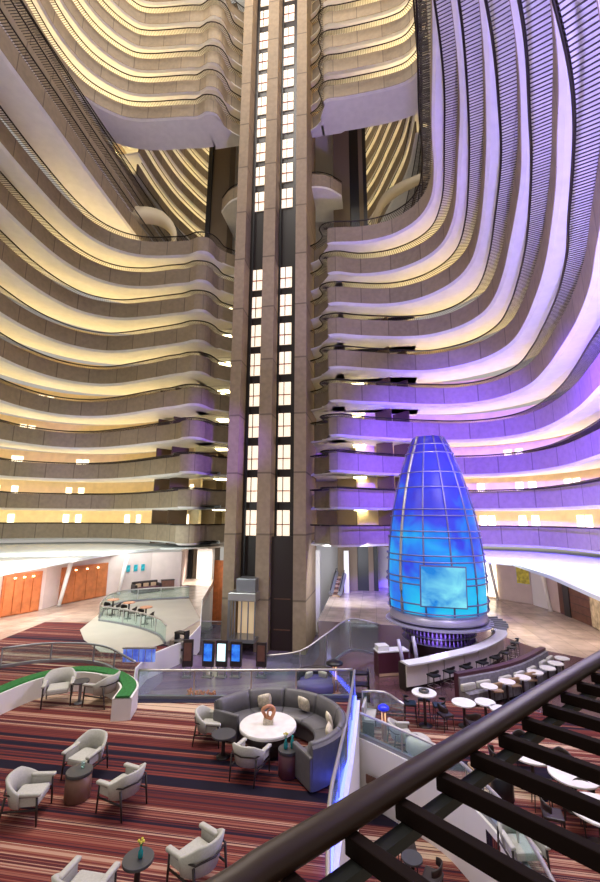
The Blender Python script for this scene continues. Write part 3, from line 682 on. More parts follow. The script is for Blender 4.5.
# wooden double doors on the left
for n_, (p0, p1, lab) in enumerate(((2, 39, 'orange wooden door panels at the left edge under the white ledge'), (60, 105, 'orange wooden door panels between the slanted white columns on the left'))):
    x0, y0, r = wallpoint(wl, p0, ZL+1); x1, y1, _ = wallpoint(wl, p1, ZL+1)
    L_ = math.hypot(x1-x0, y1-y0); r = math.atan2(y1-y0, x1-x0)
    t = thing('door_panelling', lab, 'door', ((x0+x1)/2, (y0+y1)/2, ZL), r, 'orange door panelling')
    sub('frame', (0, -.06, .93), (L_+.1, .1, 1.86), 'wood_door', t)
    for j in range(4): sub('door_leaf', (-L_/2+L_*(j+.5)/4, -.13, .88), (L_/4-.05, .05, 1.66), 'wood_door', t, .01)
    for j in range(1, 4):
        l_ = sub('downlight', (-L_/2+L_*j/4, -.16, 1.66), (.09, .05, .05), mat('door downlight', (1, .8, .5), emit=(1, .7, .35), estr=14), t)
# slanted white columns
def column(label, p0, p1, z0, z1, r=.10):
    t = thing('slanted_column', label, 'column', (*p0, z0), 0, 'slanted white lobby columns')
    obj('shaft', tube(BM(), [(0, 0, 0), (p1[0]-p0[0], p1[1]-p0[1], z1-z0)], [r*.9, r*1.1], 12), 'white', t, True)
    obj('collar', lathe(BM(), [(r*1.2, 0), (r*1.2, .06)], n=12), 'metal', t)
def wp(l, px, z, off):
    x, y, r = wallpoint(l, px, z); return (x+math.sin(r)*off, y-math.cos(r)*off)
column('slanted white column left of the second orange doors', wp(wl, 53, ZL, .3), wp(wl, 61, ZE, .6), ZL, ZE-.12)
column('slanted white column right of the orange doors on the left', wp(wl, 116, ZL, .3), wp(wl, 124, ZE, .6), ZL, ZE-.12)
column('slanted white column beside the yellow picture', wp(wr, 500, ZM, .3), wp(wr, 492, ZE, .6), ZM, ZE-.12)
column('slanted white column left of the brown timber panel', wp(wr, 556, ZM, .3), wp(wr, 546, ZE, .6), ZM, ZE-.12)
# pictures
def picture(label, l, px, z, w, h, m, cat='picture', group=None):
    x, y, r = wallpoint(l, px, z)
    t = thing('framed_picture', label, cat, (x+math.sin(r)*.03, y-math.cos(r)*.03, z), r, group)
    sub('frame', (0, 0, 0), (w, .05, h), 'metal', t); sub('canvas', (0, -.03, 0), (w*.92, .02, h*.92), m, t)
picture('tall yellow picture on the right lobby wall', wr, 523, ZM+1.75, .85, 1.25, 'yellow')
for j, px in enumerate((128, 135.5, 143)): picture(['left', 'middle', 'right'][j]+' teal picture of the row of three above the dark sofa', wl, px, ZL+1.42, .24, .42, 'art_teal', group='three teal pictures')
# timber panel and doorway at right, bright side door
x, y, r = wallpoint(wr, 577, ZM+1)
t = thing('timber_panel', 'brown timber wall panel with dark doorway at the right', 'wall panel', (x, y, ZM), r)
sub('boards', (0, -.08, 1.35), (3.2, .12, 2.7), 'brownwood', t); sub('dark_doorway', (-.75, -.16, .95), (.6, .06, 1.9), 'black', t)
for j in range(6): sub('board_seam', (.55, -.15, .4+.4*j), (1.9, .02, .02), 'darkwood', t)
x, y, r = wallpoint(wr, 600, ZM+1)
t = thing('stone_panel', 'patterned stone wall panel at the right edge', 'wall panel', (x, y, ZM), r); sub('stone_face', (0, -.1, 1.3), (1.5, .12, 2.5), 'stone', t)
x, y, r = wallpoint(wr, 540, ZM+1)
struct('door_1', box(BM(), (x+math.sin(r)*.05, y-math.cos(r)*.05, ZM+1.0), (1.3, .08, 2.0), r), 'white')
x, y, r = wallpoint(wr, 491, ZM+1)
struct('door_2', box(BM(), (x+math.sin(r)*.05, y-math.cos(r)*.05, ZM+1.2), (.9, .08, 2.2), r), 'door_light')

# ------------------------------------------------------------------ lounge furniture
def arc_pts(r, a0, a1, n, c=(0, 0)): return [(c[0]+r*math.cos(math.radians(a0+(a1-a0)*i/n)), c[1]+r*math.sin(math.radians(a0+(a1-a0)*i/n))) for i in range(n+1)]
def curved_back(bm, r, a0, a1, th, z0, ztop, ey=1.0, n=18, lean=.06, oy=0.0):
    rings = []
    for i in range(n+1):
        f = i/n; a = math.radians(a0+(a1-a0)*f); zt = ztop(f)
        d = Vector((math.cos(a), math.sin(a)*ey, 0)); o = Vector((0, oy, 0))
        l = lean*(zt-z0)
        rings.append([o+d*r+Vector((0, 0, z0)), o+d*(r+l)+Vector((0, 0, zt-.02)), o+d*(r+l+th*.5)+Vector((0, 0, zt)), o+d*(r+l+th)+Vector((0, 0, zt-.02)), o+d*(r+th)+Vector((0, 0, z0))])
    return rings_mesh(bm, rings)
def armchair(label, loc, face, group='grey lounge armchairs', s=1.0):
    """an upholstered wrap-round armchair on a dark wooden frame, facing -Y in its own frame"""
    t = thing('lounge_armchair', label, 'armchair', loc, 0, group)
    sub('seat', (0, -.02, .40), (.56, .58, .16), 'fabric', t, .05)
    def zt(f):
        u = abs(f-.5)*2
        return .84-.20*max(0, (u-.42)/.58)**1.0 if u > .42 else .84
    obj('backrest', curved_back(BM(), .31, 5, 175, .075, .34, zt, .95, lean=.22), 'fabric', t, True)
    for sx in (-1, 1):
        obj('armrest', box(BM(), (sx*.365, -.12, .60), (.11, .50, .07), 0, .03, (.05, 'X')), 'fabric', t, True)
        obj('side_panel', box(BM(), (sx*.345, -.10, .47), (.05, .40, .20), 0, .02), 'fabric', t)
        obj('leg', tube(BM(), [(sx*.37, -.34, 0), (sx*.365, -.30, .56)], [.018, .026], 8), 'darkwood', t, True)
        obj('leg', tube(BM(), [(sx*.34, .42, 0), (sx*.35, .33, .56)], [.018, .026], 8), 'darkwood', t, True)
        obj('side_rail', tube(BM(), [(sx*.37, -.32, .30), (sx*.35, .37, .30)], .02, 8), 'darkwood', t, True)
    obj('back_rail', tube(BM(), [(.37, -.3, .555), (.40, .05, .58), (.33, .36, .60), (0, .47, .61), (-.33, .36, .60), (-.40, .05, .58), (-.37, -.3, .555)], .018, 8), 'darkwood', t, True)
    t.rotation_euler.z = math.atan2(face[0], -face[1]); t.scale = (s, s, s)
    return t
def place(src, label, loc, face):
    return dup(src, loc, math.atan2(face[0], -face[1]), label)
A = armchair('grey lounge armchair at the left edge, left of the brown drum table', (*XY(27, 816, ZL), ZL), (.92, .30), s=.70)
place(A, 'grey lounge armchair behind the brown drum table, facing the camera', (*XY(84, 775, ZL), ZL), (-.12, -1))
place(A, 'grey lounge armchair right of the brown drum table, turned to it', (*XY(121, 807, ZL), ZL), (-.92, .28))
D1 = place(A, 'grey lounge armchair in the turf planter bay, left of its small table', (*XY(57, 703, ZL), ZL), (.55, -.85))
D2 = place(A, 'grey lounge armchair in the turf planter bay, right of its small table', (*XY(101, 703, ZL), ZL), (-.85, .10))
place(A, 'grey lounge armchair left of the marble coffee table, beside the pedestal table', (*XY(210, 741, ZL), ZL), (.92, .12))
place(A, 'grey lounge armchair seen from behind, in front of the marble coffee table', (*XY(250, 775, ZL), ZL), (.22, .97))
place(A, 'grey lounge armchair at the bottom, right of the dark table with one teal vase', (*XY(196, 884, ZL), ZL), (-.85, .45))
place(A, 'grey lounge armchair cut off by the bottom edge, left of the dark table', (*XY(80, 922, ZL), ZL), (0, 1))

for d_ in (D1, D2): d_.scale = (.82, .82, .82)
def drum(label, loc, r, h, top, body):
    t = thing('drum_table', label, 'table', loc)
    obj('drum_body', lathe(BM(), [(r*.93, 0), (r*.97, .02), (r*.97, h-.05), (r*.9, h-.05)], n=28), body, t, True)
    obj('top', lathe(BM(), [(r*.96, h-.05), (r, h-.04), (r, h-.01), (r*.98, h)], n=28), top, t)
    return t
drum('brown drum side table among the three armchairs on the left', (*XY(77, 798, ZL), ZL), .20, .40, 'tabletop', 'brownwood')
drum('dark drum side table with teal vases at the sofa end', (*XY(288, 775, ZL), ZL), .18, .42, 'tabletop', 'maroon')
def pedestal(label, loc, r, h, top='tabletop', group=None, name='pedestal_table', base='darkwood'):
    t = thing(name, label, 'table', loc, 0, group)
    obj('tabletop', lathe(BM(), [(r*.9, h-.035), (r, h-.03), (r, h-.008), (r*.985, h)], n=32), top, t)
    obj('pedestal', lathe(BM(), [(.045, .02), (.035, .1), (.035, h-.1), (.07, h-.035)], n=12), base, t, True)
    obj('foot', lathe(BM(), [(r*.55, 0), (r*.55, .015), (.05, .035)], n=24), base, t, True)
    return t
pedestal('dark pedestal side table between the two armchairs left of the sofa', (*XY(223, 757, ZL), ZL), .23, .40)
pedestal('dark round side table with one teal vase at the bottom edge', (*XY(136, 893, ZL), ZL), .185, .36)
pedestal('small pedestal table between the two armchairs in the planter bay', (*XY(79, 703, ZL), ZL), .2, .50, 'tabletop', None, 'pedestal_table', 'greymetal')
def vase(label, loc, h, r=.035, group=None, flower=True):
    t = thing('glass_vase', label, 'vase', loc, 0, group)
    obj('body', lathe(BM(), [(r*.8, 0), (r, .02), (r, h*.55), (r*.45, h*.75), (r*.5, h)], n=14), 'teal', t, True)
    if flower:
        bm = BM()
        for j in range(4): tube(bm, [(0, 0, h*.8), (.03*math.cos(j*1.7), .03*math.sin(j*1.7), h*1.5)], .004, 5); 
        obj('stems', bm, 'turf', t)
        bm = BM()
        for j in range(4): bmesh.ops.create_icosphere(bm, subdivisions=1, radius=.018, matrix=Matrix.Translation((.03*math.cos(j*1.7), .03*math.sin(j*1.7), h*1.5)))
        obj('blossom', bm, 'yellow', t)
    return t
dx, dy = XY(288, 775, ZL)
vase('tall teal glass vase on the drum table, right of its pair', (dx+.07, dy+.02, ZL+.42), .20, .036, 'pair of teal vases', False)
vase('shorter teal glass vase on the drum table with dry stems', (dx-.04, dy-.03, ZL+.42), .16, .036, 'pair of teal vases')
vase('teal vase with yellow flowers on the bottom round table', (*XY(138, 893, ZL), ZL+.36), .12, .03)
tx_, ty_ = XY(77, 798, ZL)
t = thing('glass_tumbler', 'clear tumbler standing on the brown drum table', 'glass', (tx_+.02, ty_+.05, ZL+.40)); obj('body', lathe(BM(), [(.028, 0), (.032, .10), (.029, .10), (.024, .01)], n=14), 'glass', t, True)

# marble coffee table with its sculpture
cx, cy = XY(268, 724, 4.05)
t = thing('coffee_table', 'round white marble coffee table inside the curved sofa', 'table', (cx, cy, ZL))
obj('tabletop', lathe(BM(), [(.53, .385), (.56, .395), (.56, .43), (.55, .45)], n=48), 'marble', t)
obj('apron', lathe(BM(), [(.54, .30), (.545, .31), (.545, .385), (.5, .385)], n=48), 'darkwood', t)
obj('base', lathe(BM(), [(.34, 0), (.38, .02), (.40, .30)], n=36), 'darkwood', t, True)
t = thing('knot_sculpture', 'copper coloured ring sculpture on the marble coffee table', 'sculpture', (cx+.0, cy+.02, ZL+.45))
obj('plinth', box(BM(), (0, 0, .045), (.20, .14, .09), .2, .012), 'cushion', t)
ring = [(.11*math.cos(a)*(1+.12*math.sin(3*a)), .035*math.sin(2*a), .20+.115*math.sin(a)) for a in [2*PI*j/28 for j in range(28)]]
obj('ring', tube(BM(), ring, .033, 8, True), 'copper', t, True)
t2 = obj('inner_ring', tube(BM(), [(.03+.055*math.cos(a), .03+.02*math.sin(a), .17+.06*math.sin(a)) for a in [2*PI*j/20 for j in range(20)]], .02, 8, True), 'copper', t, True)

# curved sofa
sc = (-2.02, 8.62); RX, RY = 1.40, 1.30
sofa = thing('curved_sofa', 'curved grey leather sectional sofa wrapped round the marble table', 'sofa', (*sc, ZL))
def sofa_ring(prof, a0, a1, n=36, bm=None):
    rings = []
    for i in range(n+1):
        a = math.radians(a0+(a1-a0)*i/n); d = Vector((math.cos(a)*RX, math.sin(a)*RY, 0)); u = Vector((math.cos(a), math.sin(a), 0))
        rings.append([d+u*o+Vector((0, 0, z)) for o, z in prof])
    return rings_mesh(bm or BM(), rings)
A0, A1 = -50, 162
obj('base', sofa_ring([(-.56, .03), (-.56, .26), (0, .26), (0, .03)], A0+2, A1-2), 'sofa', sofa)
nseg = 6; da = (A1-A0)/nseg
for i in range(nseg):
    a, b = A0+i*da+.5, A0+(i+1)*da-.5
    obj('seat_cushion', sofa_ring([(-.60, .27), (-.61, .33), (-.58, .385), (-.20, .40), (-.17, .27)], a, b, 10), 'sofa', sofa, True)
    obj('back_cushion', sofa_ring([(-.20, .40), (-.13, .70), (-.08, .735), (-.02, .70), (-.06, .30)], a, b, 10), 'sofa', sofa, True)
obj('outer_shell', sofa_ring([(-.05, .03), (-.04, .66), (.0, .70), (.035, .66), (.02, .03)], A0, A1), 'sofa', sofa)
for a in (A0, A1):
    r = math.radians(a); d = Vector((math.cos(r)*RX, math.sin(r)*RY, 0)); u = Vector((math.cos(r), math.sin(r), 0))
    c = d-u*.29
    obj('arm_panel', box(BM(), (c.x, c.y, .285), (.62, .09, .51), r, .03), 'sofa', sofa)
for j, (a, hgt, tl, lab) in enumerate(((112, .56, .12, 'cream cushion left of centre on the curved sofa back'), (66, .56, -.1, 'cream cushion right of centre on the curved sofa back'), (16, .56, .1, 'cream cushion upright at the right side of the curved sofa'), (-4, .50, -.2, 'cream cushion lying nearest the sofa end on the right'))):
    r = math.radians(a); p = Vector((math.cos(r)*(RX-.30), math.sin(r)*(RY-.30), 0))
    t = thing('throw_cushion', lab, 'cushion', (sc[0]+p.x, sc[1]+p.y, ZL+hgt), r+PI/2, 'cream sofa cushions')
    bm = BM(); bmesh.ops.create_grid(bm, x_segments=8, y_segments=8, size=.5)
    top = []
    for v in list(bm.verts):
        u, w_ = v.co.x*2, v.co.y*2
        v.co = Vector((v.co.x*.30*(1-.10*w_*w_), .055*(1-u**4)*(1-w_**4), v.co.y*.30*(1-.10*u*u)))
    g = bmesh.ops.duplicate(bm, geom=bm.verts[:]+bm.edges[:]+bm.faces[:])
    for v in [e for e in g['geom'] if isinstance(e, bmesh.types.BMVert)]: v.co.y *= -1
    bmesh.ops.remove_doubles(bm, verts=bm.verts[:], dist=.001)
    bmesh.ops.recalc_face_normals(bm, faces=bm.faces)
    bmesh.ops.transform(bm, matrix=Matrix.Rotation(tl, 4, 'Y') @ Matrix.Rotation(-.25, 4, 'X'), verts=bm.verts)
    obj('cover', bm, 'cushion', t, True)

# turf planter
pp = [XY(x, y, 4.02) for x, y in ((-30, 705), (0, 692), (28, 681), (55, 674), (85, 671), (113, 675), (129, 686), (122, 700))]
Pp = smooth_path(pp, .15); Np = path_normals(Pp, 1)
t = thing('turf_planter', 'low curved white planter with green turf top round the armchair bay', 'planter', (Pp[10].x, Pp[10].y, ZL)); o_ = Vector(t.location)
obj('trough', rings_mesh(BM(), [[p+n*d+Vector((0, 0, z))-o_ for d, z in ((-.21, ZL), (-.21, ZL+.46), (.21, ZL+.46), (.21, ZL))] for p, n in zip(Pp, Np)]), 'white', t)
tf = obj('turf', rings_mesh(BM(), [[p+n*d+Vector((0, 0, z))-o_ for d, z in ((-.17, ZL+.44), (-.15, ZL+.50), (.15, ZL+.50), (.17, ZL+.44))] for p, n in zip(Pp, Np)]), 'turf', t); tf['kind'] = 'stuff'
p = at(119, 668, ZL+.1)
t = thing('blue_light_panel', 'blue lit gridded panel behind the turf planter', 'light panel', (p.x+.1, p.y+.9, ZL), .2)
sub('panel', (0, 0, .19), (1.0, .05, .38), screen_mat('blue grid', (.05, .08, .6), (.25, .4, 1), .8, 3), t); sub('frame', (0, 0, .40), (1.05, .08, .04), 'metal', t)
for j in range(5): sub('divider', (-.4+.2*j, -.03, .19), (.015, .02, .38), 'metal', t)

# orange flower trough behind the lounge glass
p = at(195, 697, ZL)
t = thing('flower_trough', 'trough of orange flowers outside the lounge glass, left of the sofa', 'planter', (p.x+.05, p.y+.3, ZM-.014), 0)
sub('trough', (0, 0, .30), (.8, .2, .6), 'white', t)
bm = BM()
for j in range(70):
    q = Vector((random.uniform(-.38, .38), random.uniform(-.08, .08), .62+random.uniform(0, .12)))
    box(bm, q, (.05, .02, .06), random.uniform(0, 3), 0, (random.uniform(-.8, .8), 'X'))
fl = obj('blossoms', bm, 'orange_bits', t); fl['kind'] = 'stuff'

# ------------------------------------------------------------------ left side beyond the lounge
def dining(label, loc, face, group, seatm='darkwood', backm='darkwood', s=1.0, name='dining_chair', seat_h=.46, back_h=.82):
    t = thing(name, label, 'chair' if name != 'bar_stool' else 'stool', loc, 0, group)
    obj('seat', box(BM(), (0, 0, seat_h), (.44, .44, .07), 0, .025), seatm, t)
    obj('backrest', curved_back(BM(), .22, 10, 170, .03, seat_h+.12, lambda f: back_h-.10*abs(f-.5)*2, .9, 12, .15), backm, t, True)
    for sx in (-1, 1):
        for sy in (-1, 1):
            obj('leg', tube(BM(), [(sx*.21, sy*.21, 0), (sx*.18, sy*.18, seat_h-.02)], [.012, .018], 6), 'darkwood', t)
    if seat_h > .6: obj('footrest', tube(BM(), [(-.2, -.2, .25), (.2, -.2, .25), (.2, .2, .25), (-.2, .2, .25)], .01, 6, True), 'metal', t)
    t.rotation_euler.z = math.atan2(face[0], -face[1]); t.scale = (s*.70, s*.70, s*.74)
    return t
glass_l1 = [b3(XY(x, y, ZL), ZL) for x, y in ((99, 618), (106, 609), (122, 603), (150, 600), (189, 598))]
balustrade('glass_balustrade', 'curved glass balustrade along the back of the left dining terrace', glass_l1, .62)
glass_l2 = [b3(XY(x, y, ZL), ZL) for x, y in ((99, 621), (118, 624), (140, 629), (158, 636), (165, 644))]
balustrade('glass_balustrade', 'curved glass balustrade along the front of the left dining terrace', glass_l2, .62)
terr = [XY(x, y, ZL) for x, y in ((84, 640), (80, 630), (92, 620), (102, 612), (118, 604), (150, 601), (189, 599), (200, 620), (180, 632), (166, 643), (130, 655), (100, 652))]
struct('floor_terrace', prism(BM(), terr, ZL-.3, ZL+.012), 'terrace')
dc = dining('dark dining chair on the left terrace, leftmost of its row behind the glass', (*XY(107, 616, ZL), ZL), (1, -.2), 'dining chairs on the left terrace', s=1.0)
words = ['second', 'third', 'fourth', 'fifth', 'sixth']
for j, (x, y) in enumerate(((116, 617), (124, 619), (132, 621), (141, 624), (149, 627))):
    place(dc, f'dark dining chair on the left terrace, {words[j]} from the left in its row', (*XY(x, y, ZL), ZL+.012), (1 if j % 2 else -1, -.2))
for j, (x, y) in enumerate(((112, 615.5), (128, 619), (145, 624.5))):
    pedestal(['leftmost', 'middle', 'rightmost'][j]+' small pale table of the row on the left terrace', (*XY(x, y, ZL), ZL+.012), .26, .70, 'copper', 'terrace tables')
t = thing('lobby_sofa', 'dark sofa below the three teal pictures', 'sofa', (*wp(wl, 142, ZL, .6), ZL), wallpoint(wl, 142, ZL)[2]); t.scale = (.8, .8, .8)
sub('seat', (0, 0, .22), (2.0, .8, .40), 'maroon', t, .05); sub('backrest', (0, .33, .5), (2.0, .2, .6), 'darkwood', t, .05)
for sx in (-1, 1): sub('arm', (sx*.95, 0, .38), (.2, .8, .5), 'darkwood', t, .05)
for sx in (-1, 0, 1): sub('cushion', (sx*.6, .1, .52), (.4, .15, .3), 'tan', t, .05)
t = thing('wooden_chest', 'reddish wooden chest right of the dark lobby sofa', 'chest', (*wp(wl, 166, ZL, .5), ZL), wallpoint(wl, 166, ZL)[2]); t.scale = (.7, .7, .8)
sub('body', (0, 0, .4), (1.1, .45, .72), 'brownwood', t, .02); sub('top', (0, 0, .78), (1.16, .5, .04), 'darkwood', t)
for sx in (-1, 1): sub('door', (sx*.27, -.24, .4), (.5, .03, .62), 'brownwood', t, .01)
# white stair wall, dark shelf of seats and glass at the lift lobby
struct('wall_terrace', rings_mesh(BM(), [[Vector((*p, z))+Vector((dx, -dx, 0)) for dx, z in ((0, ZM-.3), (0, ZL), (.06, ZL), (.06, ZM-.3))] for p in [XY(132, 690, ZL), XY(135, 668, ZL), XY(148, 655, ZL), XY(170, 646, ZL), XY(186, 640, ZL), XY(200, 625, ZL), XY(202, 600, ZL)]]), 'white')
p = at(178, 664, ZM)
t = thing('seat_rack', 'dark stepped rack of stacked chairs behind the kiosks on the left', 'rack', (p.x, p.y+.2, ZM-.014), -.3); t.scale = (.5, .5, .55)
sub('frame_post', (-.45, 0, .9), (.08, .5, 1.8), 'black', t); sub('frame_post', (.45, 0, 1.0), (.08, .5, 2.0), 'black', t)
for j in range(4): sub('shelf', (0, 0, .35+.5*j), (1.0, .55, .12), 'darkwood' if j % 2 else 'metal', t, .02)
balustrade('glass_balustrade', 'glass balustrade of the lower lobby left of the lift cabin', [b3((q.x, q.y), q.z-1.3) for q in (atY(170, 620, 24.5), atY(196, 618, 25), atY(222, 618, 25.8))], 1.1)
def kiosk(label, x0, x1, ytop, m, rz=0.0):
    p = at((x0+x1)/2, 677, ZM); h = atY((x0+x1)/2, ytop, p.y).z-ZM; zb = atY((x0+x1)/2, 666, p.y).z-ZM
    w_ = (atY(x1, 650, p.y)-atY(x0, 650, p.y)).length
    t = thing('check_in_kiosk', label, 'kiosk', (p.x, p.y, ZM-.014), rz, 'self service kiosks in the lift lobby')
    sub('cabinet', (0, 0, (h+zb)/2), (w_, .1, h-zb), 'darkwood', t, .01)
    sub('screen', (0, -.06, zb+(h-zb)*.56), (w_*.72, .02, (h-zb)*.66), m, t)
    for sx in (-1, 1): sub('leg', (sx*w_*.32, 0, zb/2), (.04, .04, zb), 'greymetal', t)
    sub('foot', (0, 0, .02), (w_*.9, .22, .04), 'greymetal', t)
    return t
kiosk('dark kiosk with blank side, leftmost of the kiosk row', 182, 191.5, 639, 'brownwood', .25)
kiosk('kiosk with blue screen, left of the white screened one', 202, 213, 640, 'kiosk_screen')
kiosk('kiosk with bright white screen', 215.5, 226.5, 640, 'kiosk_white')
kiosk('kiosk with blue screen, right of the white screened one', 230, 241, 641, 'kiosk_screen')
kiosk('brown kiosk at the foot of the middle tower pier', 256, 266, 642, 'brownwood')
balustrade('glass_balustrade', 'tall glass side of the stair rising right of the lift tower', [b3((q.x, q.y), q.z-1.15) for q in (atY(264, 656, 14.6), atY(300, 651, 14.9), atY(326, 634, 15.7), atY(350, 619, 16.7), atY(378, 624, 17.1))], 1.15, 'glass', 'metal')
p = atY(335, 618, 28.5)
t = thing('escalator', 'escalator with brown steps against the white wall right of the tower', 'escalator', (p.x, p.y+1, 2.89), -.1); t.scale = (.62, .62, .62)
for j in range(9): sub('step', (0, .35*j, .08+.2*j), (.8, .36, .16+.0*j), 'brownwood' if j % 2 else 'tan', t)
for sx in (-1, 1):
    obj('side_panel', tube(BM(), [(sx*.5, -.5, .35), (sx*.5, 2.9, 2.2)], .26, 4), 'greymetal', t)
    obj('handrail', tube(BM(), [(sx*.5, -.6, .75), (sx*.5, 2.9, 2.65)], .05, 6), 'black', t)
for px, lab in ((318, 'white square column just right of the tower'), (347, 'white square column beside the rear pillar')):
    q = atY(px, 600, 31.2); t = thing('white_column', lab, 'column', (q.x, q.y, 0), 0, 'white lobby columns'); sub('shaft', (0, 0, 2.9), (.35, .3, 5.8), 'white', t); sub('plinth', (0, 0, .1), (.42, .36, .2), 'metal', t)
t = thing('white_column', 'white square column left of the lift tower', 'column', (atY(204, 600, 31).x, 31, 0), 0, 'white lobby columns'); sub('shaft', (0, 0, 2.9), (1.2, .5, 5.8), 'white', t); sub('plinth', (0, 0, .1), (1.3, .6, .2), 'metal', t)
q = atY(219, 600, 32.5); t = thing('door_panelling', 'orange wooden panelling just left of the lift tower', 'door', (q.x, q.y, 0)); sub('frame', (0, 0, 2.4), (1.2, .1, 4.8), 'wood_door', t); sub('door_leaf', (-.25, -.06, 2.2), (.45, .04, 4.2), 'wood_door', t); sub('door_leaf', (.28, -.06, 2.2), (.45, .04, 4.2), 'wood_door', t)

# ------------------------------------------------------------------ glowing sculpture over the bar
YE = 18.2
ec = atY(437.5, 612, YE)
def ez(y): return atY(437.5, y, YE).z
def er(w_, y): return (atY(437.5+w_, y, YE)-atY(437.5-w_, y, YE)).length/2
prof = [(607, 47.2), (596, 47.8), (585, 47.8), (570, 47.3), (555.6, 46.2), (540, 44.4), (524, 41.8), (508, 38.6), (491, 34.2), (473, 28.8), (457, 22.8), (445, 17.6), (438, 14.2)]
PR = [(er(w_, y), ez(y)-ec.z) for y, w_ in prof]
egg = thing('light_sculpture', 'tall glowing blue egg shaped sculpture ringed with metal over the bar', 'sculpture', (ec.x, YE, ec.z))
rotE = 0
obj('skin', lathe(BM(), PR, n=48, cap=True), 'egg', egg, True)
def rad(z):
    for (r0, z0), (r1, z1) in zip(PR, PR[1:]):
        if z0 <= z <= z1: return r0+(r1-r0)*(z-z0)/(z1-z0)
    return PR[0][0] if z < PR[0][1] else PR[-1][0]
for y in (446.5, 455, 474.5, 489, 510, 516, 530.5, 536.4, 552.6, 558.5, 573, 579, 597, 605):
    z = ez(y)-ec.z; r = rad(z)+.09
    obj('hoop', tube(BM(), [(r*math.cos(2*PI*j/40), r*math.sin(2*PI*j/40), z) for j in range(40)], .028, 6, True), 'eggrib', egg, True)
for j in range(12):
    a = 2*PI*(j+.35)/12
    obj('rib', tube(BM(), [((r+.05)*math.cos(a), (r+.05)*math.sin(a), z) for r, z in PR], .035 if j != 7 else .06, 6), 'metal' if j in (7,) else 'eggrib', egg, True)
for (x0, x1, y0, y1) in ((421, 466, 567, 607),):
    q = atY((x0+x1)/2, (y0+y1)/2, YE-PR[0][0]-.14); w_ = (atY(x1, 590, YE-PR[0][0]-.14)-atY(x0, 590, YE-PR[0][0]-.14)).length; h_ = ez(y0)-ez(y1)
    s_ = obj('video_screen', box(BM(), (q.x-ec.x, q.y-YE, q.z-ec.z), (w_, .08, h_*.88), .08, 0, (.03, 'Y')), 'eggscreen', egg)
    obj('screen_frame', box(BM(), (q.x-ec.x, q.y-YE+.06, q.z-ec.z), (w_+.1, .06, h_*.88+.1), .08, 0, (.03, 'Y')), 'eggrib', egg)
def flat_ring(r0, r1, z0, z1, n=56):
    return rings_mesh(BM(), [[Vector((r*math.cos(2*PI*i/n), r*math.sin(2*PI*i/n), z)) for r, z in ((r0, z0), (r0, z1), (r1, z1-.04), (r1, z0))] for i in range(n+1)])
zc = ez(617)-ec.z
obj('skirt', lathe(BM(), [(PR[0][0]*.96, zc+.0), (PR[0][0]*1.03, zc+.03), (PR[0][0]*1.02, zc+.10), (PR[0][0]*.99, PR[0][1])], n=48), 'lilac', egg, True)
canopy = thing('bar_canopy', 'pale ring canopy with fins round the foot of the glowing sculpture', 'canopy', (ec.x, YE, ec.z+zc-.14))
obj('ring', flat_ring(PR[0][0]*.7, PR[0][0]*1.12, .03, .12), 'lilac', canopy)
for j in range(6):
    a = math.radians(-28+j*9); r = PR[0][0]*1.22
    obj('fin', box(BM(), (r*math.cos(a), r*math.sin(a), .07), (.62, .06, .08), a, .01), 'greymetal', canopy)
for j, (xa, ya, xb_, yb) in enumerate(((402, 640, 407, 668), (417, 637, 421, 668))):
    pb = at(xb_, yb+14, ZM); tp = atY(xa, ya, pb.y+.25)
    t = thing('slanted_column', ['slanted pale column at the bar end, left one', 'slanted pale column at the bar end, right one'][j], 'column', (pb.x, pb.y+.3, ZM), 0, 'slanted bar columns')
    obj('shaft', tube(BM(), [(0, 0, 0), (tp.x-pb.x-.12, 0, tp.z-ZM)], .06, 10), 'lilac', t, True); obj('collar', lathe(BM(), [(.13, 0), (.13, .05)], n=12), 'metal', t)
# bar counter
bp = [XY(x, y, ZM+.80) for x, y in ((407, 664), (426, 661), (450, 655.5), (480, 648), (497, 640.5), (505, 634), (503, 629))]
Pb = smooth_path(bp, .2); Nb = path_normals(Pb, -1); Sb = arclen(Pb)
bar = thing('bar_counter', 'curved white bar counter below the glowing sculpture', 'bar', (Pb[0].x, Pb[0].y, ZM)); ob = Vector(bar.location)
obj('counter_top', rings_mesh(BM(), [[p+n*d+Vector((0, 0, z))-ob for d, z in ((-.08, ZM+.75), (-.08, ZM+.80), (.34, ZM+.80), (.34, ZM+.75))] for p, n in zip(Pb, Nb)]), 'bar_top', bar)
cuts = [min(range(len(Pb)), key=lambda i: abs(Sb[i]-Sb[-1]*j/8)) for j in range(9)]
obj('plinth', rings_mesh(BM(), [[p+n*d+Vector((0, 0, z))-ob for d, z in ((.12, ZM), (.12, ZM+.75), (.45, ZM+.75), (.45, ZM))] for p, n in zip(Pb, Nb)]), 'darkwood', bar)
for a, b in zip(cuts, cuts[1:]):
    if b-a < 2: continue
    f0_, f1_ = Pb[a].lerp(Pb[b], .03), Pb[a].lerp(Pb[b], .97)
    obj('front_panel', rings_mesh(BM(), [[Pb[i].lerp(Pb[b if i == a else a], .03 if i in (a, b) else 0)+Nb[i]*d+Vector((0, 0, z))-ob for d, z in ((.07, ZM+.12), (.07, ZM+.72), (.12, ZM+.72), (.12, ZM+.12))] for i in range(a, b+1)]), 'bar_front', bar)
st = None
for j in range(8):
    i = min(len(Pb)-1, int((j+1.2)/9.2*len(Pb))); p = Pb[i]-Nb[i]*.30
    if st is None: st = dining('dark bar stool at the curved white bar, first from the left end', (p.x, p.y, ZM), (Nb[i].x, Nb[i].y), 'stools along the curved bar', 'black', 'black', 1.0, 'bar_stool', .66, .92)
    else: place(st, f'dark bar stool at the curved white bar, {ORD[j+1]} from the left end', (p.x, p.y, ZM), (Nb[i].x, Nb[i].y))
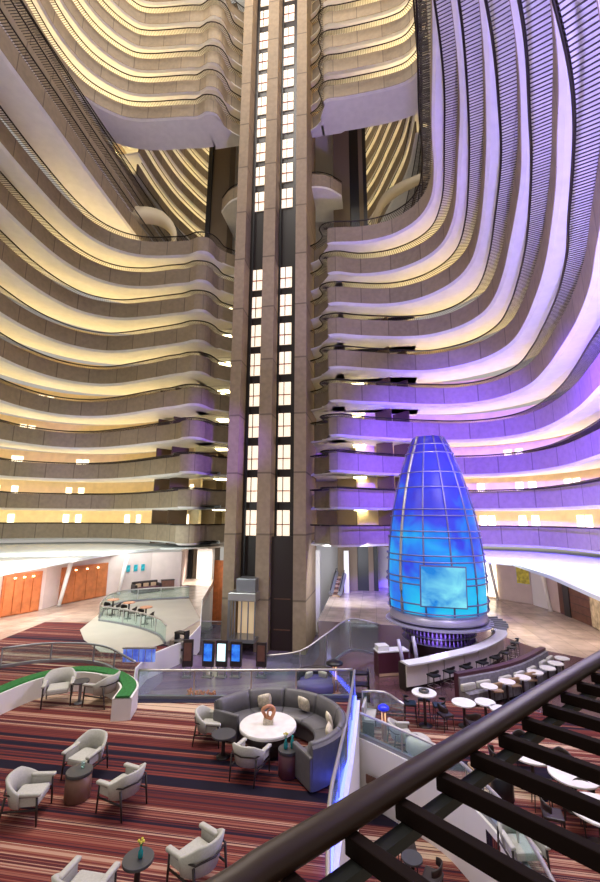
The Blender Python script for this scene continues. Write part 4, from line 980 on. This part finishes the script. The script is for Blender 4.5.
# dark service counter at the bar's left end
q = at(392, 676, ZM)
t = thing('service_counter', 'dark maroon service counter with white top at the left bar end', 'counter', (q.x, q.y+.25, ZM), .35); t.scale = (.72, .72, .80)
sub('body', (0, 0, .45), (1.5, .6, .9), 'maroon', t, .01); sub('counter_top', (0, 0, .93), (1.55, .65, .06), 'bar_top', t, .01); sub('toe_kick', (0, -.02, .05), (1.45, .6, .1), 'tan', t)
sub('till_box', (-.45, 0, 1.06), (.55, .5, .2), 'bar_top', t, .02)
# back bar island with bottles
t = thing('back_bar', 'round back bar shelving full of violet lit bottles under the sculpture', 'shelving', (ec.x, YE, ZM))
obj('core', lathe(BM(), [(1.15, 0), (1.15, ec.z+zc-.15-ZM)], n=36), 'shaft_panel', t, True)
for j in range(3): obj('shelf', lathe(BM(), [(1.42, .55+.26*j), (1.42, .57+.26*j)], n=36), 'greymetal', t)
bt = None; n_ = 0
for lv in range(2):
    for j in range(22):
        a = math.radians(200+j*6.6); r = 1.32
        if bt is None:
            bt = obj('liquor_bottle', lathe(BM(), [(.035, 0), (.04, .02), (.04, .13), (.014, .17), (.014, .22)], n=8), 'bottle', None, True)
            bt.location = (ec.x+r*math.cos(a), YE+r*math.sin(a), ZM+.572); tag(bt, 'small violet lit bottle on a back bar shelf', 'bottle', 'bottles on the back bar')
        else:
            c = bt.copy(); COL.objects.link(c); c.location = (ec.x+r*math.cos(a), YE+r*math.sin(a), ZM+.572+.26*lv)
# ------------------------------------------------------------------ right side: banquette and tables
qp = [XY(x, y, ZM+.75) for x, y in ((456, 673), (476, 669.5), (497, 665.5), (519, 659), (534, 652), (543, 647))]
Pq = smooth_path(qp, .25); Nq = path_normals(Pq, 1)
t = thing('curved_banquette', 'long curved maroon banquette with grey seat facing a row of tables', 'bench', (Pq[0].x, Pq[0].y, ZM)); oq = Vector(t.location)
obj('back_wall', rings_mesh(BM(), [[p+n*d+Vector((0, 0, z))-oq for d, z in ((-.1, ZM), (-.1, ZM+.75), (.08, ZM+.75), (.08, ZM))] for p, n in zip(Pq, Nq)]), 'maroon', t)
obj('back_pad', rings_mesh(BM(), [[p+n*d+Vector((0, 0, z))-oq for d, z in ((.08, ZM+.33), (.08, ZM+.66), (.14, ZM+.64), (.19, ZM+.33))] for p, n in zip(Pq, Nq)]), 'banq', t)
obj('seat', rings_mesh(BM(), [[p+n*d+Vector((0, 0, z))-oq for d, z in ((.08, ZM+.06), (.08, ZM+.34), (.50, ZM+.34), (.50, ZM+.06))] for p, n in zip(Pq, Nq)]), 'banq', t)
for j in range(7):
    i = int((j+.5)/7*len(Pq)); p = Pq[i]+Nq[i]*.25
    c = thing('bolster_cushion', f'mottled pale cushion on the long banquette, {ORD[j+1]} from the left', 'cushion', (p.x, p.y, ZM+.34), math.atan2(Nq[i].y, Nq[i].x)+PI/2, 'pale cushions on the banquette')
    sub('cover', (0, 0, .10), (.5, .12, .20), 'fabric', c, .05)
tl = [(489, 685.7), (506.7, 681), (522.5, 676.8), (535, 671.7), (547.5, 667.5), (555.7, 662.8), (562, 657.7)]
tb = None
for j, (x, y) in enumerate(tl):
    c = XY(x, y, ZM+.55)
    if tb is None: tb = pedestal('small white round table by the banquette, first from its left end', (*c, ZM), .23, .55, 'marble', 'white tables along the banquette', 'cafe_table')
    else: dup(tb, (*c, ZM), 0, f'small white round table by the banquette, {ORD[j+1]} from its left end')
tc = None
for j, (x, y) in enumerate(((497, 703), (515, 697), (531, 691))):
    c = XY(x, y, ZM)
    if tc is None: tc = dining('tan cafe chair facing the banquette, leftmost of three', (*c, ZM), (-.3, .95), 'tan cafe chairs', 'tan', 'tan', 1.0, 'cafe_chair')
    else: place(tc, 'tan cafe chair facing the banquette, '+['', 'middle', 'rightmost'][j]+' of three', (*c, ZM), (-.3, .95))
big = []
for x, y, r, h, lab in ((424, 692, .31, .78, 'tall white round table with three dark stools before the bar'),
                     (463.5, 702, .29, .56, 'white round table in front of the left end of the banquette'),
                     (485, 701.5, .25, .56, 'white round table just right of the one before the banquette end'),
                     (499, 708, .22, .56, 'small white table half hidden by the bronze rail'),
                     (531, 753, .41, .56, 'white round table with ring centrepiece, upper one between the rail slats'),
                     (573, 774, .41, .56, 'bare white round table at right between the rail slats'),
                     (599, 809, .44, .56, 'white round table with ring centrepiece at the right edge'),
                     (412, 857, .18, .5, 'small dark round table in the pocket left of the white stair wall')):
    zf = ZP if x == 412 else ZM
    c = XY(x, y, zf+h); big.append((x, c, r, zf, h))
    pedestal(lab, (*c, zf), r, h, 'tabletop' if x == 412 else 'marble', None, 'round_table')
rg = None
for x, c, r, zf, h in big:
    if x in (531, 599, 424):
        lab = {531: 'dark ring bowl on the upper white table between the slats', 599: 'dark ring bowl on the white table at the right edge', 424: 'dark ring bowl on the tall white table'}[x]
        rr = .13 if x != 424 else .1
        t = thing('ring_bowl', lab, 'bowl', (*c, zf+h), 0, 'ring bowls on the marble tables')
        obj('rim', tube(BM(), [(rr*math.cos(2*PI*j/24), rr*math.sin(2*PI*j/24), .035) for j in range(24)], .034, 8, True), 'tabletop', t, True)
        obj('dish', lathe(BM(), [(rr*.9, .01), (rr*.95, .02)], n=24), 'tan', t)
st2 = None
for j, (dx, dy) in enumerate(((-.36, .0), (.36, .02), (.02, .38))):
    c = big[0][1]
    if st2 is None: st2 = place(st, 'dark stool left of the tall white table before the bar', (c[0]+dx, c[1]+dy, ZM), (-dx, -dy)); st2['group'] = 'stools round the tall table'
    else: place(st2, ['', 'dark stool right of the tall white table before the bar', 'dark stool behind the tall white table before the bar'][j], (c[0]+dx, c[1]+dy, ZM), (-dx, -dy))
dk = dining('dark dining chair left of the upper white table between the slats', (big[4][1][0]-.62, big[4][1][1]+.05, ZM), (1, 0), 'dark chairs round the marble tables', 'darkwood', 'darkwood')
for bi, dx, dy, lab in ((4, .05, .72, 'dark dining chair behind the upper white table between the slats'), (4, -.1, -.72, 'dark dining chair in front of the upper white table between the slats'),
                        (5, .1, .72, 'dark dining chair behind the bare white table at right'), (5, -.25, -.55, 'dark dining chair in front of the bare white table at right'),
                        (6, -.66, .12, 'dark dining chair left of the white table at the right edge'), (6, -.1, -.70, 'dark dining chair in front of the white table at the right edge'), (6, .05, .62, 'dark dining chair behind the white table at the right edge')):
    c = big[bi][1]; place(dk, lab, (c[0]+dx, c[1]+dy, ZM), (-dx, -dy))
for dx, dy, lab in ((-.05, .5, 'dark chair behind the small table in the pocket by the stair wall'), (.32, -.12, 'dark chair right of the small table in the pocket by the stair wall')):
    c = big[7][1]; place(dk, lab, (c[0]+dx, c[1]+dy, ZP), (-dx, -dy))
for dx, dy, lab in ((-.5, -.25, 'dark dining chair left of the round table before the banquette end'), (0.1, -.55, 'dark dining chair in front of the round table before the banquette end')):
    c = big[1][1]; place(dk, lab, (c[0]+dx, c[1]+dy, ZM), (-dx, -dy))
place(tc, 'tan chair with pale seat by the dark ottoman between the slats', (*XY(480, 800, ZM), ZM), (.9, .2))
o_ = XY(503, 800, ZM)
t = thing('ottoman', 'dark round ottoman with tan top between the rail slats', 'ottoman', (*o_, ZM)); obj('body', lathe(BM(), [(.17, 0), (.2, .05), (.2, .40), (.17, .44)], n=24), 'black', t, True); obj('top_pad', lathe(BM(), [(.15, .43), (.15, .455), (.12, .465)], n=24), 'tan', t, True)
lc = place(A, 'grey lounge armchair on the bar level, behind the curved stair glass', (*XY(403, 749, ZM), ZM), (.9, .25))
place(A, 'grey lounge armchair at the bottom right, right of the stair glass', (*XY(524, 868, ZM), ZM), (.2, -.97))
t = thing('white_ottoman', 'low white round ottoman right of the armchair behind the stair glass', 'ottoman', (*XY(419, 757, ZM), ZM)); obj('cushion', lathe(BM(), [(.24, .08), (.28, .14), (.28, .34), (.2, .40)], n=24), 'fabric', t, True); obj('foot', lathe(BM(), [(.2, 0), (.2, .08)], n=20), 'darkwood', t)
t = thing('low_bench', 'low pale bench with black side at the glass corner of the stair', 'bench', (*XY(370, 731, ZM), ZM), -.1); t.scale = (.8, .8, .8)
sub('seat', (0, 0, .42), (.36, .8, .12), 'fabric', t, .03); sub('backrest', (-.16, 0, .62), (.08, .8, .36), 'fabric', t, .03); sub('side', (0, -.38, .2), (.34, .05, .4), 'black', t)
for sx in (-1, 1): sub('leg', (sx*.14, .34, .18), (.05, .05, .36), 'black', t)
def floor_lamp(label, x, y, cap, stemm, h, r, z):
    c = XY(x, y, z)
    t = thing('patio_lamp', label, 'lamp', (*c, z), 0, 'mushroom lamps by the stair')
    obj('base', lathe(BM(), [(r*.9, 0), (r*.9, .04), (.05, .07)], n=20), 'copper', t, True)
    for k in range(3):
        a = 2*PI*k/3+.4; obj('stem', tube(BM(), [(r*.45*math.cos(a), r*.45*math.sin(a), .05), (r*.3*math.cos(a), r*.3*math.sin(a), h-.05)], .028, 8), 'copper', t, True)
    obj('flame_tube', lathe(BM(), [(.045, .4), (.05, h-.1)], n=10), stemm, t, True)
    obj('cap', lathe(BM(), [(r*.8, h-.05), (r*1.35, h-.02), (r*1.3, h+.03), (r*.7, h+.07)], n=24), cap, t, True)
floor_lamp('copper lamp with black mushroom cap behind the sofa glass', 335, 694, 'black', 'lamp_glow', .85, .19, ZM)
floor_lamp('copper lamp with glowing blue cap behind the curved stair glass', 384.5, 743, 'lamp_blue', 'lamp_glow', .74, .10, ZM)
q = XY(322, 690, ZM)
t = thing('round_sofa', 'low round violet sofa behind the black capped lamp', 'sofa', (q[0]-.15, q[1]-.05, ZM-.01), 0); t.scale = (.75, .7, .75)
obj('seat', lathe(BM(), [(.75, 0), (.8, .1), (.8, .34), (.72, .40)], n=32), 'purple_sofa', t, True)
obj('backrest', curved_back(BM(), .68, 10, 190, .14, .36, lambda f: .72, 1, 20, .1), 'darkwood', t, True)
for a in (60, 150): obj('pillow', box(BM(), (.42*math.cos(math.radians(a)), .42*math.sin(math.radians(a)), .50), (.4, .14, .26), math.radians(a+90), .05, (-.3, 'X')), 'cushion', t, True)
t = thing('metal_rack', 'dark open rack of rolled items right of the black capped lamp', 'rack', (*XY(360, 700, ZM), ZM), .1)
for sx in (-1, 1): sub('post', (sx*.25, 0, .4), (.05, .3, .8), 'black', t)
for j in range(3): sub('shelf', (0, 0, .12+.3*j), (.5, .3, .04), 'black', t)

# ------------------------------------------------------------------ light
w = bpy.data.worlds.new('world'); SC.world = w; w.use_nodes = True
w.node_tree.nodes['Background'].inputs[0].default_value = (1.0, .93, .84, 1); w.node_tree.nodes['Background'].inputs[1].default_value = .45
def lamp(name, kind, loc, power, col, size=1.0, target=None, sy=None, spot=None, blend=.5):
    d = bpy.data.lights.new(name, kind); d.energy = power; d.color = col
    if kind == 'AREA':
        d.size = size
        if sy: d.shape = 'RECTANGLE'; d.size_y = sy
    else: d.shadow_soft_size = size
    if spot: d.spot_size = math.radians(spot); d.spot_blend = blend
    o = bpy.data.objects.new(name, d); COL.objects.link(o); o.location = loc
    if target is not None: o.rotation_euler = (Vector(target)-Vector(loc)).to_track_quat('-Z', 'Y').to_euler()
    return o
lamp('overhead_fill', 'AREA', (-7, 12, 58), 8500, (1.0, .93, .85), 16, (-7, 12, 0))  # broad unseen light added overhead to brighten carpets and tabletops
lamp('violet_uplight', 'SPOT', (ec.x, YE, 12.6), 24000, (.10, .03, 1.0), .5, (4.5, 27, 11), spot=100, blend=.8)
lamp('violet_uplight', 'SPOT', (ec.x+.5, YE, 12.6), 20000, (.10, .03, 1.0), .5, (11, 19, 11), spot=95, blend=.8)
lamp('violet_uplight', 'SPOT', (ec.x-.5, YE, 12.6), 9000, (.25, .10, 1.0), .5, (-10.8, 26, 13), spot=28, blend=.6)
lamp('violet_uplight', 'SPOT', (3.4, 12.0, 6.5), 11500, (.38, .31, 1.0), .6, (7.0, 14, 22), spot=125)
lamp('violet_uplight', 'SPOT', (1.0, 13.0, 8.5), 5000, (.33, .18, 1.0), .5, (1.2, 26.5, 39), spot=32)
lamp('ledge_wash', 'AREA', (-16.5, 21.5, 7.4), 420, (.86, 1.0, .97), 9, (-17.5, 23.5, 6), sy=2.0)
lamp('ledge_wash', 'AREA', (7.4, 19.5, 7.6), 420, (.86, .98, 1.0), 9, (8.5, 20, 6), sy=2.0)
lamp('ledge_wash', 'AREA', (-12.5, 15.0, 8.2), 480, (.86, 1.0, .97), 5, (-13.5, 16, 6), sy=2.0)
lamp('bar_glow', 'POINT', (ec.x-.3, YE-1.9, ec.z-.55), 45, (.55, .40, 1.0), .3)
lamp('lobby_light', 'AREA', (-16, 16.5, 5.7), 260, (1, .83, .72), 6, (-17, 17.2, 3.6), sy=3)
lamp('lobby_light', 'AREA', (7.5, 21.5, 5.6), 300, (1, .85, .78), 5, (8.5, 22.5, 2.9), sy=3)
lamp('lobby_light', 'AREA', (-1.8, 27.0, 5.2), 240, (.9, .92, 1.0), 3, (-2, 33, 2))
lamp('lobby_light', 'AREA', (-12, 29, 4.6), 160, (1, .9, .8), 3, (-12, 31, 2))
lamp('lounge_fill', 'AREA', (-5, 10, 13.5), 650, (1, .90, .80), 5, (-4.5, 9, 3))  # soft fill added in mid-air above the lounge
lamp('bar_light', 'AREA', (4.5, 11.5, 12.5), 700, (.92, .84, 1.0), 4, (4, 11, 3))
SC.view_settings.view_transform = 'Standard'; SC.view_settings.look = 'None'
SC.view_settings.gamma = 1.0; SC.view_settings.use_curve_mapping = False; SC.view_settings.exposure = 0.0
